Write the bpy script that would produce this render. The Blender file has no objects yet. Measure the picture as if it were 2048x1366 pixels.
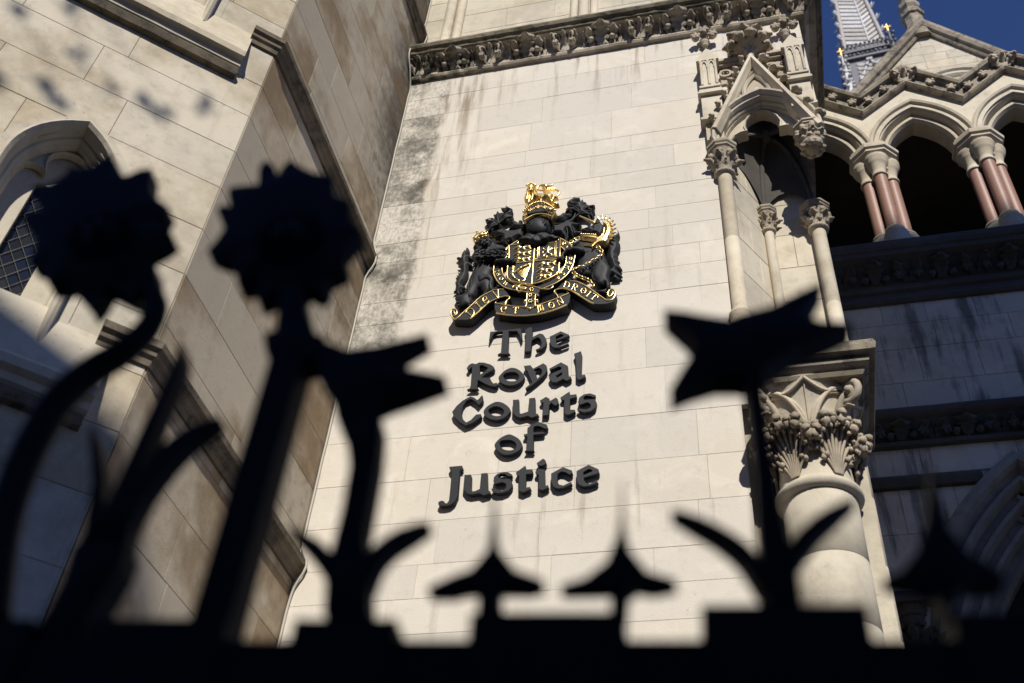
import bpy, bmesh, math, random
import numpy as np
from mathutils import Vector as V, Matrix, geometry, noise

# ------------------------------------------------------------------ camera, sky, sun, exposure
S = bpy.context.scene
COL = S.collection
R = math.radians
FPX = 2154.4                                   # focal length in pixels of a 2048 x 1366 picture
YAW, PIT, ROL = R(-16.71), R(43.95), R(5.247)
FW = V((math.sin(YAW)*math.cos(PIT), math.cos(YAW)*math.cos(PIT), math.sin(PIT)))
_r0 = V((math.cos(YAW), -math.sin(YAW), 0)); _u0 = _r0.cross(FW)
RT = _r0*math.cos(ROL) + _u0*math.sin(ROL)
UP = -_r0*math.sin(ROL) + _u0*math.cos(ROL)
EYE = V((0, 0, 1.2))
cd = bpy.data.cameras.new('camera'); cam = bpy.data.objects.new('camera', cd); COL.objects.link(cam)
m = Matrix((RT, UP, -FW)).transposed().to_4x4(); m.translation = EYE
cam.matrix_world = m
cd.sensor_width = 36; cd.lens = 36*FPX/2048
cd.clip_start = .02; cd.clip_end = 2000
cd.dof.use_dof = True; cd.dof.focus_distance = 9.2; cd.dof.aperture_fstop = 1.9
S.camera = cam

SUN_EL, SUN_AZ = R(39), R(17)                  # azimuth: measured from the wall's normal towards +x
SUN = V((math.sin(SUN_AZ)*math.cos(SUN_EL), -math.cos(SUN_AZ)*math.cos(SUN_EL), math.sin(SUN_EL)))
w = bpy.data.worlds.new('World'); S.world = w; w.use_nodes = True
nt = w.node_tree; nt.nodes.clear()
sky = nt.nodes.new('ShaderNodeTexSky'); sky.sky_type = 'NISHITA'; sky.sun_disc = False
sky.sun_elevation = SUN_EL; sky.sun_rotation = math.atan2(SUN.x, SUN.y)
sky.altitude = 6000; sky.air_density = 1.2; sky.dust_density = 0.0; sky.ozone_density = 10
bg = nt.nodes.new('ShaderNodeBackground'); bg.inputs[1].default_value = .115
wo = nt.nodes.new('ShaderNodeOutputWorld')
tint = nt.nodes.new('ShaderNodeMix'); tint.data_type = 'RGBA'; tint.blend_type = 'MULTIPLY'; tint.inputs[0].default_value = 1; tint.inputs[7].default_value = (1, .89, 1.0, 1)   # white balance
nt.links.new(sky.outputs[0], tint.inputs[6]); nt.links.new(tint.outputs[2], bg.inputs[0]); nt.links.new(bg.outputs[0], wo.inputs[0])
ld = bpy.data.lights.new('sun', 'SUN'); ld.energy = 4.7; ld.angle = R(.53); ld.color = (1, .955, .875)
sun = bpy.data.objects.new('sun', ld); COL.objects.link(sun)
sun.rotation_euler = SUN.to_track_quat('Z', 'Y').to_euler()
vs = S.view_settings
vs.view_transform = 'Standard'; vs.look = 'None'; vs.gamma = 1; vs.use_curve_mapping = False; vs.exposure = 0.25
S.cycles.max_bounces = 5; S.cycles.diffuse_bounces = 4; S.cycles.use_denoising = True
S.cycles.sample_clamp_indirect = 4

# ------------------------------------------------------------------ frames and meshes
Z = V((0, 0, 1))
def ray(x, y): return RT*((x-1024)/FPX) - UP*((y-683)/FPX) + FW
class Frame:                                   # an upright plane: u along it, v up, n towards the street
    def __init__(s, o, u):
        s.o = V(o); s.u = V(u).normalized(); s.v = Z; s.n = s.u.cross(Z)
    def p(s, a, b, c=0): return s.o + s.u*a + s.v*b + s.n*c
    def px(s, x, y, c=0):                      # the point of the plane (moved out by c) seen at a pixel
        d = ray(x, y); o = s.o + s.n*c
        q = EYE + d*((o-EYE).dot(s.n)/d.dot(s.n)) - o
        return (q.dot(s.u), q.z)
class Plan:                                    # a flat frame: u = x, v = y, n = up
    def p(s, a, b, c=0): return V((a, b, c))
PLAN = Plan()
A43 = R(43.5)
XS = -3.237
FM = Frame((0, 6, 0), (1, 0, 0))                                   # the wall with the arms
FS = Frame((XS, 0, 0), (0, 1, 0))                                  # side of the left bay
FWN = Frame((XS, 3.78, 0), (math.cos(A43), math.sin(A43), 0))      # its window face
FR = Frame((0, 7.5, 0), (1, 0, 0))                                 # the arcade wall
FG = Frame((0, 9.5, 0), (1, 0, 0))                                 # the gable behind
_ra = .106
FI = Frame(V((-math.sin(_ra), math.cos(_ra), 0))*.95, (math.cos(_ra), math.sin(_ra), 0))   # the railing

class MB:
    def __init__(s): s.v = []; s.f = []; s.sm = []; s.mi = []
    def add(s, vs, fs, smooth=False, mi=0):
        k = len(s.v); s.v += [V(q) for q in vs]
        s.f += [tuple(i+k for i in f) for f in fs]; s.sm += [smooth]*len(fs); s.mi += [mi]*len(fs)
    def box(s, x0, x1, y0, y1, z0, z1):
        s.add([(x, y, z) for z in (z0, z1) for y in (y0, y1) for x in (x0, x1)],
              [(0, 2, 3, 1), (4, 5, 7, 6), (0, 1, 5, 4), (2, 6, 7, 3), (0, 4, 6, 2), (1, 3, 7, 5)])
    def fbox(s, F, a0, a1, b0, b1, c0, c1):
        s.add([F.p(a, b, c) for c in (c0, c1) for b in (b0, b1) for a in (a0, a1)],
              [(0, 2, 3, 1), (4, 5, 7, 6), (0, 1, 5, 4), (2, 6, 7, 3), (0, 4, 6, 2), (1, 3, 7, 5)])
    def prism(s, F, poly, c0, c1, ch=0):
        n = len(poly)
        if area(poly) < 0: poly = poly[::-1]
        fr = inset(poly, ch) if ch else poly
        vs = [F.p(a, b, c0) for a, b in poly]
        if ch: vs += [F.p(a, b, c1-ch) for a, b in poly]
        vs += [F.p(a, b, c1) for a, b in fr]
        L = 3 if ch else 2
        fs = []
        for k in range(L-1):
            fs += [(k*n+i, k*n+(i+1) % n, (k+1)*n+(i+1) % n, (k+1)*n+i) for i in range(n)]
        tris = geometry.tessellate_polygon([[V((a, b, 0)) for a, b in fr]]) if n > 4 else [tuple(range(n))]
        for t in tris:
            t = list(t)
            if n > 4 and area([fr[i] for i in t]) < 0: t = t[::-1]
            fs.append(tuple((L-1)*n+i for i in t)); fs.append(tuple(i for i in t[::-1]))
        s.add(vs, fs)
    def tube(s, pts, r, n=7, cap=True, smooth=True):
        pts = [V(q) for q in pts]; m = len(pts)
        rs = r if isinstance(r, (list, tuple)) else [r]*m
        t0 = (pts[1]-pts[0]).normalized()
        a = t0.cross(Z) if abs(t0.z) < .9 else t0.cross(V((1, 0, 0)))
        a.normalize(); vs = []
        for i, q in enumerate(pts):
            t = (pts[min(i+1, m-1)]-pts[max(i-1, 0)]).normalized()
            a = (a-t*a.dot(t)).normalized(); b = t.cross(a)
            vs += [q+(a*math.cos(2*math.pi*k/n)+b*math.sin(2*math.pi*k/n))*rs[i] for k in range(n)]
        fs = [(i*n+k, i*n+(k+1) % n, (i+1)*n+(k+1) % n, (i+1)*n+k) for i in range(m-1) for k in range(n)]
        s.add(vs, fs, smooth)
        if cap: s.add(vs[:n], [tuple(range(n))[::-1]]); s.add(vs[-n:], [tuple(range(n))])
    def lathe(s, c, prof, n=16, smooth=True, ph=0, ax=None, sx=1):
        c = V(c); vs = []
        for r, z in prof:
            vs += [c+V((r*sx*math.cos(ph+2*math.pi*k/n), r*math.sin(ph+2*math.pi*k/n), z)) for k in range(n)]
        m = len(prof)
        s.add(vs, [(i*n+k, i*n+(k+1) % n, (i+1)*n+(k+1) % n, (i+1)*n+k) for i in range(m-1) for k in range(n)], smooth)
        s.add(vs[:n], [tuple(range(n))[::-1]]); s.add(vs[-n:], [tuple(range(n))])
    def ball(s, c, r, n=8, m=6, amp=0, seed=0, sq=(1, 1, 1)):
        c = V(c); vs = []; 
        for i in range(m+1):
            th = math.pi*i/m
            for k in range(n):
                d = V((math.sin(th)*math.cos(2*math.pi*k/n), math.sin(th)*math.sin(2*math.pi*k/n), math.cos(th)))
                q = r*(1+amp*noise.noise(d*2.7+V((seed*7.1, seed*3.3, 0)))) if amp else r
                vs.append(c+V((d.x*q*sq[0], d.y*q*sq[1], d.z*q*sq[2])))
        s.add(vs, [(i*n+k, (i+1)*n+k, (i+1)*n+(k+1) % n, i*n+(k+1) % n) for i in range(m) for k in range(n)], True)
    def sweep(s, F, path, prof, closed=False, smooth=False):   # prof: closed loop of (out, c)
        P = [V((a, b)) for a, b in path]; m = len(P); vs = []
        for i in range(m):
            if closed or 0 < i < m-1:
                d0 = (P[i]-P[i-1]).normalized(); d1 = (P[(i+1) % m]-P[i]).normalized()
            elif i == 0: d0 = d1 = (P[1]-P[0]).normalized()
            else: d0 = d1 = (P[-1]-P[-2]).normalized()
            n0 = V((-d0.y, d0.x)); n1 = V((-d1.y, d1.x)); b = n0+n1
            b = b/max(b.dot(n0), .35) if b.length > 1e-6 else n0
            vs += [F.p(P[i].x+b.x*d, P[i].y+b.y*d, c) for d, c in prof]
        n = len(prof)
        fs = [(i*n+k, i*n+(k+1) % n, ((i+1) % m)*n+(k+1) % n, ((i+1) % m)*n+k) for i in range(m if closed else m-1) for k in range(n)]
        s.add(vs, fs, smooth)
        if not closed: s.add(vs[:n], [tuple(range(n))]); s.add(vs[-n:], [tuple(range(n))[::-1]])
    def leaf(s, base, up, out, L, wd, curl, lobes=3, nt=9, th=.3, tip=.55):   # a carved leaf blade that curls outwards
        base = V(base); up = V(up).normalized(); out = V(out).normalized(); sd = up.cross(out).normalized()
        q = base.copy(); vs = []
        for i in range(nt):
            t = i/(nt-1); a = curl*t*t*1.2
            d = up*math.cos(a)+out*math.sin(a); nn = out*math.cos(a)-up*math.sin(a)
            if i: q = q+d*(L/(nt-1))
            ww = wd*(.32+.68*math.sin(math.pi*min(1, .12+.75*t)))*(1+.28*math.sin(lobes*2*math.pi*t+.8))*(1 if t < .85 else 1-(t-.85)/.15*tip)
            h = ww*th
            vs += [q-sd*ww*.5-nn*h*.1, q-sd*ww*.27+nn*h, q+nn*h*.35, q+sd*ww*.27+nn*h, q+sd*ww*.5-nn*h*.1, q-nn*h*.9]
        s.add(vs, [(i*6+k, i*6+(k+1) % 6, (i+1)*6+(k+1) % 6, (i+1)*6+k) for i in range(nt-1) for k in range(6)], True)
        s.add(vs[:6], [(0, 1, 2, 3, 4, 5)]); s.add(vs[-6:], [(5, 4, 3, 2, 1, 0)])
    def relief(s, F, poly, c0, edge, bulge=0, rad=.03, g=.014, holes=(), fn=None, amp=0, freq=60, mi=0, roof=0):
        loops = [poly]+list(holes); pts = []; ed = []
        for lp in loops:
            k = len(pts); n = len(lp)
            pts += [V((a, b)) for a, b in lp]; ed += [(k+i, k+(i+1) % n) for i in range(n)]
        nb = len(pts)
        A = np.array([[pts[i].x, pts[i].y] for i, j in ed]); B = np.array([[pts[j].x, pts[j].y] for i, j in ed])
        def inside_dist(Q):
            d = np.full(len(Q), 1e9); ins = np.zeros(len(Q), bool)
            for a, b in zip(A, B):
                ab = b-a; t = np.clip(((Q-a)@ab)/max(ab@ab, 1e-12), 0, 1)
                d = np.minimum(d, np.hypot(*(Q-a-t[:, None]*ab).T))
                c = (a[1] > Q[:, 1]) != (b[1] > Q[:, 1])
                xx = a[0]+(Q[:, 1]-a[1])*ab[0]/(ab[1] if abs(ab[1]) > 1e-12 else 1e-12)
                ins ^= c & (Q[:, 0] < xx)
            return ins, d
        lo = A.min(0); hi = A.max(0)
        if bulge or fn:
            gx, gy = np.meshgrid(np.arange(lo[0], hi[0], g), np.arange(lo[1], hi[1], g*.87))
            gx = gx+(np.arange(gx.shape[0]) % 2)[:, None]*g*.5
            Q = np.column_stack([gx.ravel(), gy.ravel()]); ins, d = inside_dist(Q)
            Q = Q[ins & (d > g*.45)]
            pts += [V((a, b)) for a, b in Q]
        r = geometry.delaunay_2d_cdt(pts, ed, [], 0, 1e-6)
        ov, of = r[0], r[2]
        O = np.array([[q.x, q.y] for q in ov]); _, D = inside_dist(O)
        cen = np.array([O[list(f)].mean(0) for f in of]); ci, _ = inside_dist(cen)
        vs = []
        for (a, b), d in zip(O, D):
            x = min(d/rad, 1); h = edge+(bulge*x**.85 if roof else bulge*math.sqrt(max(0, 1-(1-x)**2)))
            if amp and d > 1e-5: h += amp*min(1, d/rad*2)*noise.noise(V((a*freq, b*freq, 3.1)))
            if fn and d > 1e-5: h += fn(a, b, d)
            vs.append(F.p(a, b, h))
        fs = []
        for f, k in zip(of, ci):
            if k: fs.append(tuple(f) if area([O[i] for i in f]) > 0 else tuple(f)[::-1])
        s.add(vs, fs, bool(bulge or fn), mi)
        for lp in loops:
            n = len(lp); a = 1 if area(lp) > 0 else -1
            if lp is not poly: a = -a
            vv = [F.p(x, y, c0) for x, y in lp]+[F.p(x, y, edge) for x, y in lp]
            s.add(vv, [(i, (i+1) % n, n+(i+1) % n, n+i) if a > 0 else (i, n+i, n+(i+1) % n, (i+1) % n) for i in range(n)], False, mi)
    def build(s, name, mat, parent=None, label=None, kind=None, org=None):
        o0 = origin(parent) if parent else V((0, 0, 0))
        loc = V(org)-o0 if org is not None else V((0, 0, 0))
        me = bpy.data.meshes.new(name); base = o0+loc
        me.from_pydata([q-base for q in s.v], [], s.f); me.polygons.foreach_set('use_smooth', s.sm)
        for q in (mat if isinstance(mat, (list, tuple)) else [mat]): me.materials.append(q)
        if any(s.mi): me.polygons.foreach_set('material_index', s.mi)
        me.update()
        o = bpy.data.objects.new(name, me); COL.objects.link(o); o.location = loc
        if parent: o.parent = parent
        if label: o['label'] = label
        if kind: o['kind'] = kind
        return o

def origin(o):
    q = V((0, 0, 0))
    while o: q = q+o.location; o = o.parent
    return q
def thing(name, label, cat, loc, group=None):
    o = bpy.data.objects.new(name, None); COL.objects.link(o); o.location = loc
    o['label'] = label; o['category'] = cat
    if group: o['group'] = group
    return o
def copy_to(o, parent, at):                    # a copy of a part, its origin moved to a world point
    c = o.copy(); COL.objects.link(c); c.parent = parent; c.location = V(at)-origin(parent); return c
def area(p): return sum(p[i][0]*p[(i+1) % len(p)][1]-p[(i+1) % len(p)][0]*p[i][1] for i in range(len(p)))/2
def inset(poly, d):
    n = len(poly); out = []
    for i in range(n):
        p0, p1, p2 = V(poly[i-1]), V(poly[i]), V(poly[(i+1) % n])
        d0 = (p1-p0).normalized(); d1 = (p2-p1).normalized()
        b = V((-d0.y, d0.x))+V((-d1.y, d1.x)); q = b.dot(V((-d0.y, d0.x)))
        b = b/max(q, .5) if b.length > 1e-6 else V((-d0.y, d0.x))
        out.append((p1.x+b.x*d, p1.y+b.y*d))
    return out
def half(poly, a, b, c):                       # keep a*u + b*v <= c of a convex polygon
    out = []; n = len(poly)
    for i in range(n):
        p, q = poly[i], poly[(i+1) % n]; fp = a*p[0]+b*p[1]-c; fq = a*q[0]+b*q[1]-c
        if fp <= 0: out.append(p)
        if (fp < 0 < fq) or (fq < 0 < fp):
            t = fp/(fp-fq); out.append((p[0]+(q[0]-p[0])*t, p[1]+(q[1]-p[1])*t))
    return out
def smooth(pts, n=2, closed=True):             # Catmull-Rom through the points
    m = len(pts); out = []
    for i in range(m if closed else m-1):
        if closed: p = [pts[(i+k) % m] for k in (-1, 0, 1, 2)]
        else: p = [pts[min(max(i+k, 0), m-1)] for k in (-1, 0, 1, 2)]
        for j in range(n):
            t = j/n
            out.append(tuple(.5*(2*p[1][d]+(p[2][d]-p[0][d])*t+(2*p[0][d]-5*p[1][d]+4*p[2][d]-p[3][d])*t*t+(3*p[1][d]-p[0][d]-3*p[2][d]+p[3][d])*t**3) for d in range(len(pts[0]))))
    if not closed: out.append(tuple(pts[-1]))
    return out
def arch(cx, zs, a, h, n=9):                   # pointed arch path from the right springing over the apex to the left
    r = (a*a+h*h)/(2*a); t1 = math.asin(min(1, h/r))
    rgt = [(cx+a-r+r*math.cos(t1*i/n), zs+r*math.sin(t1*i/n)) for i in range(n+1)]
    return rgt+[(2*cx-x, z) for x, z in rgt[-2::-1]]

# ------------------------------------------------------------------ materials
class G:
    def __init__(s, name):
        s.m = bpy.data.materials.new(name); s.m.use_nodes = True; s.t = s.m.node_tree
        s.b = s.t.nodes['Principled BSDF']
    def new(s, kind, **kw):
        n = s.t.nodes.new(kind)
        for k, v in kw.items(): setattr(n, k, v)
        return n
    def put(s, sock, v):
        if isinstance(v, bpy.types.NodeSocket): s.t.links.new(v, sock)
        elif v is not None: sock.default_value = v
    def math(s, op, a, b=None, c=None, clamp=False):
        n = s.new('ShaderNodeMath', operation=op); n.use_clamp = clamp
        for i, v in enumerate((a, b, c)): s.put(n.inputs[i], v)
        return n.outputs[0]
    def noise(s, vec, scale, det=4, rough=.6, dist=0):
        n = s.new('ShaderNodeTexNoise'); s.put(n.inputs['Vector'], vec)
        n.inputs['Scale'].default_value = scale; n.inputs['Detail'].default_value = det
        n.inputs['Roughness'].default_value = rough; n.inputs['Distortion'].default_value = dist
        return n.outputs[0]
    def ss(s, v, a, b):                        # smooth step from a to b
        n = s.new('ShaderNodeMapRange', interpolation_type='SMOOTHSTEP'); s.put(n.inputs[0], v)
        n.inputs[1].default_value = a; n.inputs[2].default_value = b; return n.outputs[0]
    def mix(s, f, a, b):
        n = s.new('ShaderNodeMix', data_type='RGBA'); s.put(n.inputs[0], f)
        for k, v in ((6, a), (7, b)): s.put(n.inputs[k], v if isinstance(v, bpy.types.NodeSocket) else (*v, 1))
        return n.outputs[2]
    def pos(s):
        n = s.new('ShaderNodeNewGeometry'); x = s.new('ShaderNodeSeparateXYZ'); s.t.links.new(n.outputs[0], x.inputs[0])
        nx = s.new('ShaderNodeSeparateXYZ'); s.t.links.new(n.outputs['Normal'], nx.inputs[0])
        return n.outputs[0], x.outputs, nx.outputs
    def stretch(s, vec, v):
        n = s.new('ShaderNodeMapping'); s.t.links.new(vec, n.inputs[0]); n.inputs['Scale'].default_value = v; return n.outputs[0]
    def bump(s, h, st=.3, dist=.01):
        n = s.new('ShaderNodeBump'); n.inputs['Strength'].default_value = st; n.inputs['Distance'].default_value = dist
        s.put(n.inputs['Height'], h); s.t.links.new(n.outputs[0], s.b.inputs['Normal'])
    def end(s, col, rough=.8, spec=.3, metal=0):
        s.put(s.b.inputs['Base Color'], col if isinstance(col, bpy.types.NodeSocket) else (*col, 1))
        s.put(s.b.inputs['Roughness'], rough); s.b.inputs['Specular IOR Level'].default_value = spec
        s.b.inputs['Metallic'].default_value = metal; return s.m

def stone(name, base, warm=(.36, .27, .16), warmth=.35, soot=0, kind=''):
    g = G(name); P, x, nz = g.pos()
    inf = g.new('ShaderNodeObjectInfo'); rnd = inf.outputs['Random']
    n1 = g.noise(P, 1.3, 6); n2 = g.noise(P, 9, 6, .65); n3 = g.noise(P, 75, 4, .7)
    st = g.noise(g.stretch(P, (9, 9, .8)), 1, 5, .6)               # drips
    tint = g.math('ADD', g.math('MULTIPLY', rnd, .15 if kind == 'front' else .22), .90 if kind == 'front' else .86)
    c = g.mix(1, base, base)
    wf = g.math('MULTIPLY', g.ss(g.math('ADD', n1, g.math('MULTIPLY', g.math('SUBTRACT', rnd, .5), .35)), .42, .75), warmth)
    c = g.mix(wf, base, warm)
    c = g.mix(g.math('MULTIPLY', g.ss(g.noise(P, 2.6, 7, .62, .6), .5, .72), .45), c, tuple(min(.72, q*1.2) for q in base))
    c = g.mix(g.math('MULTIPLY', g.ss(n2, .52, .8), .34), c, tuple(q*.55 for q in base))
    n6 = g.noise(P, 19, 3, .5)
    c = g.mix(g.math('MULTIPLY', g.ss(n6, .70, .76), .5), c, tuple(q*.42 for q in base))
    c = g.mix(g.math('MULTIPLY', g.ss(n3, .66, .78), .45), c, tuple(q*.4 for q in base))
    c = g.mix(g.math('MULTIPLY', g.ss(st, .56, .78), .22), c, (.17, .12, .07))
    dark = (.045, .042, .036)
    if soot: c = g.mix(g.math('MULTIPLY', g.ss(g.math('ADD', n1, g.math('MULTIPLY', n2, .6)), .62, 1.0), soot), c, dark)
    if kind == 'front':
        # rain-washed black crust in the corner beside the bay, and brown drips next to it
        e = g.math('ADD', x['X'], g.math('MULTIPLY', g.math('SUBTRACT', g.noise(g.stretch(P, (3, 3, 1.2)), 1, 4), .5), .34))
        band = g.math('MULTIPLY', g.math('SUBTRACT', 1, g.ss(e, -2.82, -2.74)), g.ss(x['Z'], 6.2, 7.4))
        n4 = g.noise(P, 3.2, 8, .7); n5 = g.noise(g.stretch(P, (1, 1, .55)), 34, 5, .7)
        mot = g.math('ADD', g.math('ADD', g.math('MULTIPLY', n4, .75), g.math('MULTIPLY', n5, .26)), g.math('ADD', g.math('MULTIPLY', rnd, .17), g.math('MULTIPLY', x['Z'], .014)))
        c = g.mix(g.math('MULTIPLY', band, g.ss(mot, .60, .92)), c, (.055, .052, .042))
        c = g.mix(g.math('MULTIPLY', g.math('MULTIPLY', band, .45), g.ss(n5, .42, .66)), c, (.20, .18, .145))
        b2 = g.math('MULTIPLY', g.math('MULTIPLY', g.ss(e, -2.86, -2.78), g.math('SUBTRACT', 1, g.ss(e, -2.7, -2.2))), g.ss(x['Z'], 8.2, 10.4))
        c = g.mix(g.math('MULTIPLY', b2, g.math('MULTIPLY', g.ss(st, .45, .66), .85)), c, (.21, .15, .085))
        b3 = g.math('MULTIPLY', g.ss(x['Z'], 10.35, 11.5), g.ss(st, .5, .68))
        c = g.mix(g.math('MULTIPLY', b3, .62), c, (.17, .125, .08))
        b4 = g.math('MULTIPLY', g.ss(x['Z'], 4.4, 5.6), g.math('SUBTRACT', 1, g.ss(x['Z'], 5.6, 6.3)))
        c = g.mix(g.math('MULTIPLY', g.math('MULTIPLY', b4, g.ss(st, .58, .72)), .25), c, (.2, .17, .13))
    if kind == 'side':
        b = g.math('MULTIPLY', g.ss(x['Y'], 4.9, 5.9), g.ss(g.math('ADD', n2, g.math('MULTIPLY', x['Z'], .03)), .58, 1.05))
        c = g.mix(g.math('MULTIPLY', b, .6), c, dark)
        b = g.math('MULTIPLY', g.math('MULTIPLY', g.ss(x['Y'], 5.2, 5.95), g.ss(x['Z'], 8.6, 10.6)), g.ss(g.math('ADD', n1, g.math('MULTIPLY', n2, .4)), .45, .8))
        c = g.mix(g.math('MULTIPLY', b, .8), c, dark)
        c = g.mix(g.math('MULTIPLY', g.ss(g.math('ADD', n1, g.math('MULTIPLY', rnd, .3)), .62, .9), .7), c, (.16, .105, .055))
    if kind == 'shade':                                            # rain streaks under the balcony
        c = g.mix(g.math('MULTIPLY', g.ss(g.math('ADD', st, g.math('MULTIPLY', n1, .6)), .80, 1.0), .75), c, (.09, .08, .07))
    if kind == 'cornice':                                          # blackest in the corner beside the bay
        c = g.mix(g.math('MULTIPLY', g.math('SUBTRACT', 1, g.ss(g.math('ADD', x['X'], g.math('MULTIPLY', n1, .8)), -2.7, -1.6)), g.ss(n2, .3, .6)), c, (.045, .048, .03))
        c = g.mix(g.math('MULTIPLY', g.ss(g.math('ADD', n2, g.math('MULTIPLY', n3, .5)), .72, 1.0), .5), c, (.09, .075, .05))
    if kind == 'ledge':                                            # lichen and grime on weathered ledges
        up = g.math('ADD', nz['Z'], g.math('MULTIPLY', n2, .9))
        c = g.mix(g.math('MULTIPLY', g.ss(up, .55, 1.1), .85), c, (.06, .055, .038))
        c = g.mix(g.math('MULTIPLY', g.ss(g.math('ADD', n2, g.math('MULTIPLY', n3, .5)), .72, .95), .75), c, dark)
    c2 = g.new('ShaderNodeVectorMath', operation='SCALE'); g.t.links.new(c, c2.inputs[0]); g.t.links.new(tint, c2.inputs['Scale'])
    g.bump(g.math('ADD', g.math('MULTIPLY', n2, .6), g.math('MULTIPLY', n3, .5)), .35, .012)
    return g.end(c2.outputs[0], .88, .25)

PORT = (.59, .545, .47)
M_front = stone('portland_front', PORT, (.47, .40, .30), .3, 0, 'front')
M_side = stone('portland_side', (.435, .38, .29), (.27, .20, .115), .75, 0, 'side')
M_win = stone('portland_window', (.525, .47, .37), (.36, .285, .18), .8, .2)
M_plain = stone('portland_plain', (.57, .51, .40), (.40, .32, .205), .5, .2)
M_carved = stone('portland_carved', (.45, .385, .295), (.27, .21, .135), .5, .4)
M_corn = stone('cornice_stone', (.52, .46, .37), (.25, .19, .12), .6, .35, 'cornice')
M_ledge = stone('portland_ledge', (.34, .29, .22), (.20, .15, .09), .5, .4, 'ledge')
M_mossy = stone('portland_mossy', (.20, .175, .12), (.10, .085, .04), .6, .6, 'ledge')
M_shade = stone('portland_streaked', (.62, .55, .44), (.38, .29, .19), .45, .08, 'shade')
M_string = stone('string_stone', (.21, .17, .12), (.11, .085, .05), .6, .5, 'ledge')
M_soot_shade = stone('soot_shade_stone', (.095, .085, .075), (.05, .045, .035), .5, .5)  # soot, with the shade of niche vault and balcony put into the colour
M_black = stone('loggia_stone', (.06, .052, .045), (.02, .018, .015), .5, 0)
M_mortar = stone('mortar', (.54, .50, .43), (.24, .19, .13), .6, .7)
def simple(name, col, rough, spec=.5, metal=0, nz=0, sc=40, amt=.3):
    g = G(name); P, x, n = g.pos()
    if nz:
        q = g.noise(P, sc, 5, .65)
        g.bump(q, nz, .006)
        c = g.mix(g.math('MULTIPLY', g.ss(q, .4, .75), amt), col, tuple(k*.45 for k in col))
        return g.end(c, rough, spec, metal)
    return g.end(col, rough, spec, metal)
M_paint = simple('black_paint', (.0125, .013, .015), .6, .3, 0, .1, 60, .3)
M_iron = simple('black_iron', (.004, .004, .004), .6, .12, 0, .2, 50, .3)
M_gold = simple('gold_leaf', (.96, .71, .29), .3, .5, 1, .1, 45, .3)
M_granite = simple('red_granite', (.30, .165, .12), .5, .4, 0, .1, 110, .9)
M_glass = simple('dark_glass', (.01, .012, .018), .12, .6, 0, .04, 6, .2)
M_lead = simple('lead_came', (.16, .155, .14), .55, .5, .3, .2, 60, .3)
M_leadroof = simple('lead_sheet', (.52, .51, .50), .6, .4, 0, .2, 8, .5)
M_brownlead = simple('brown_slate', (.27, .235, .22), .7, .4, 0, .2, 9, .5)
M_darklead = simple('dark_lead', (.10, .10, .115), .6, .4, 0, .2, 9, .4)
M_cable = simple('cable', (.42, .38, .31), .6, .4)
M_asphalt = simple('asphalt', (.05, .05, .052), .9, .3, 0, .4, 60, .3)
M_paving = simple('paving', (.22, .21, .195), .9, .3, 0, .3, 20, .3)
M_brick = simple('far_brick', (.34, .29, .24), .9, .2, 0, .3, 12, .4)
M_gilt = simple('old_gilt', (.62, .40, .12), .45, .5, 1, .2, 30, .4)

# ------------------------------------------------------------------ masonry
def ashlar(F, par, zs, u0, u1, mat, seed, lo=.45, hi=.95, cut=None, c=0, gap=.0013, ch=.0035):
    rng = random.Random(seed)
    for z0, z1 in zip(zs, zs[1:]):
        a = u0(z0, z1) if callable(u0) else u0; b = u1(z0, z1) if callable(u1) else u1
        us = [a]; q = a+rng.uniform(.2, hi)
        while q < b-lo*.5:
            us.append(q); q += rng.uniform(lo, hi)
        us.append(b)
        for x0, x1 in zip(us, us[1:]):
            if x1-x0 < .02: continue
            polys = [[(x0, z0), (x1, z0), (x1, z1), (x0, z1)]]
            if cut: polys = cut(polys[0])
            for p in polys:
                if len(p) < 3 or abs(area(p)) < .0025: continue
                p = inset(p, gap)
                if area(p) < .001: continue
                mb = MB(); mb.prism(F, p, c-.05, c+rng.uniform(-.001, .001), ch)
                cx = sum(q[0] for q in p)/len(p); cz = sum(q[1] for q in p)/len(p)
                mb.build('stone_block', mat, par, org=F.p(cx, cz, c))
def arch_cut(path, zbot):                      # leaves an arched opening free; path from right springing to left
    mid = max(range(len(path)), key=lambda i: path[i][1]); ap = path[mid]
    rg = [(path[0][0], zbot)]+path[:mid+1]; lf = [(path[-1][0], zbot)]+path[:mid-1:-1]
    def at(side, z):
        z = min(max(z, zbot), ap[1])
        for p, q in zip(side, side[1:]):
            if p[1] <= z <= q[1]+1e-9: return p[0]+(q[0]-p[0])*(z-p[1])/max(q[1]-p[1], 1e-9)
        return ap[0]
    def cut(poly):
        z0 = min(p[1] for p in poly); z1 = max(p[1] for p in poly)
        if z0 >= ap[1] or z1 <= zbot: return [poly]
        out = []
        if z1 > ap[1]+.03: out.append(half(poly, 0, -1, -ap[1])); 
        low = half(poly, 0, 1, min(z1, ap[1])); low = half(low, 0, -1, -max(z0, zbot))
        if z0 < zbot-.02: out.append(half(poly, 0, 1, zbot))
        if len(low) < 3: return out
        za, zb = max(z0, zbot), min(z1, ap[1])
        for side, sg in ((lf, 1), (rg, -1)):
            xa, xb = at(side, za), at(side, zb)
            # line through (xa,za),(xb,zb); keep the outer side
            nx, ny = (zb-za), -(xb-xa); cc = nx*xa+ny*za
            out.append(half(low, sg*nx, sg*ny, sg*cc))
        return out
    return cut

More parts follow.
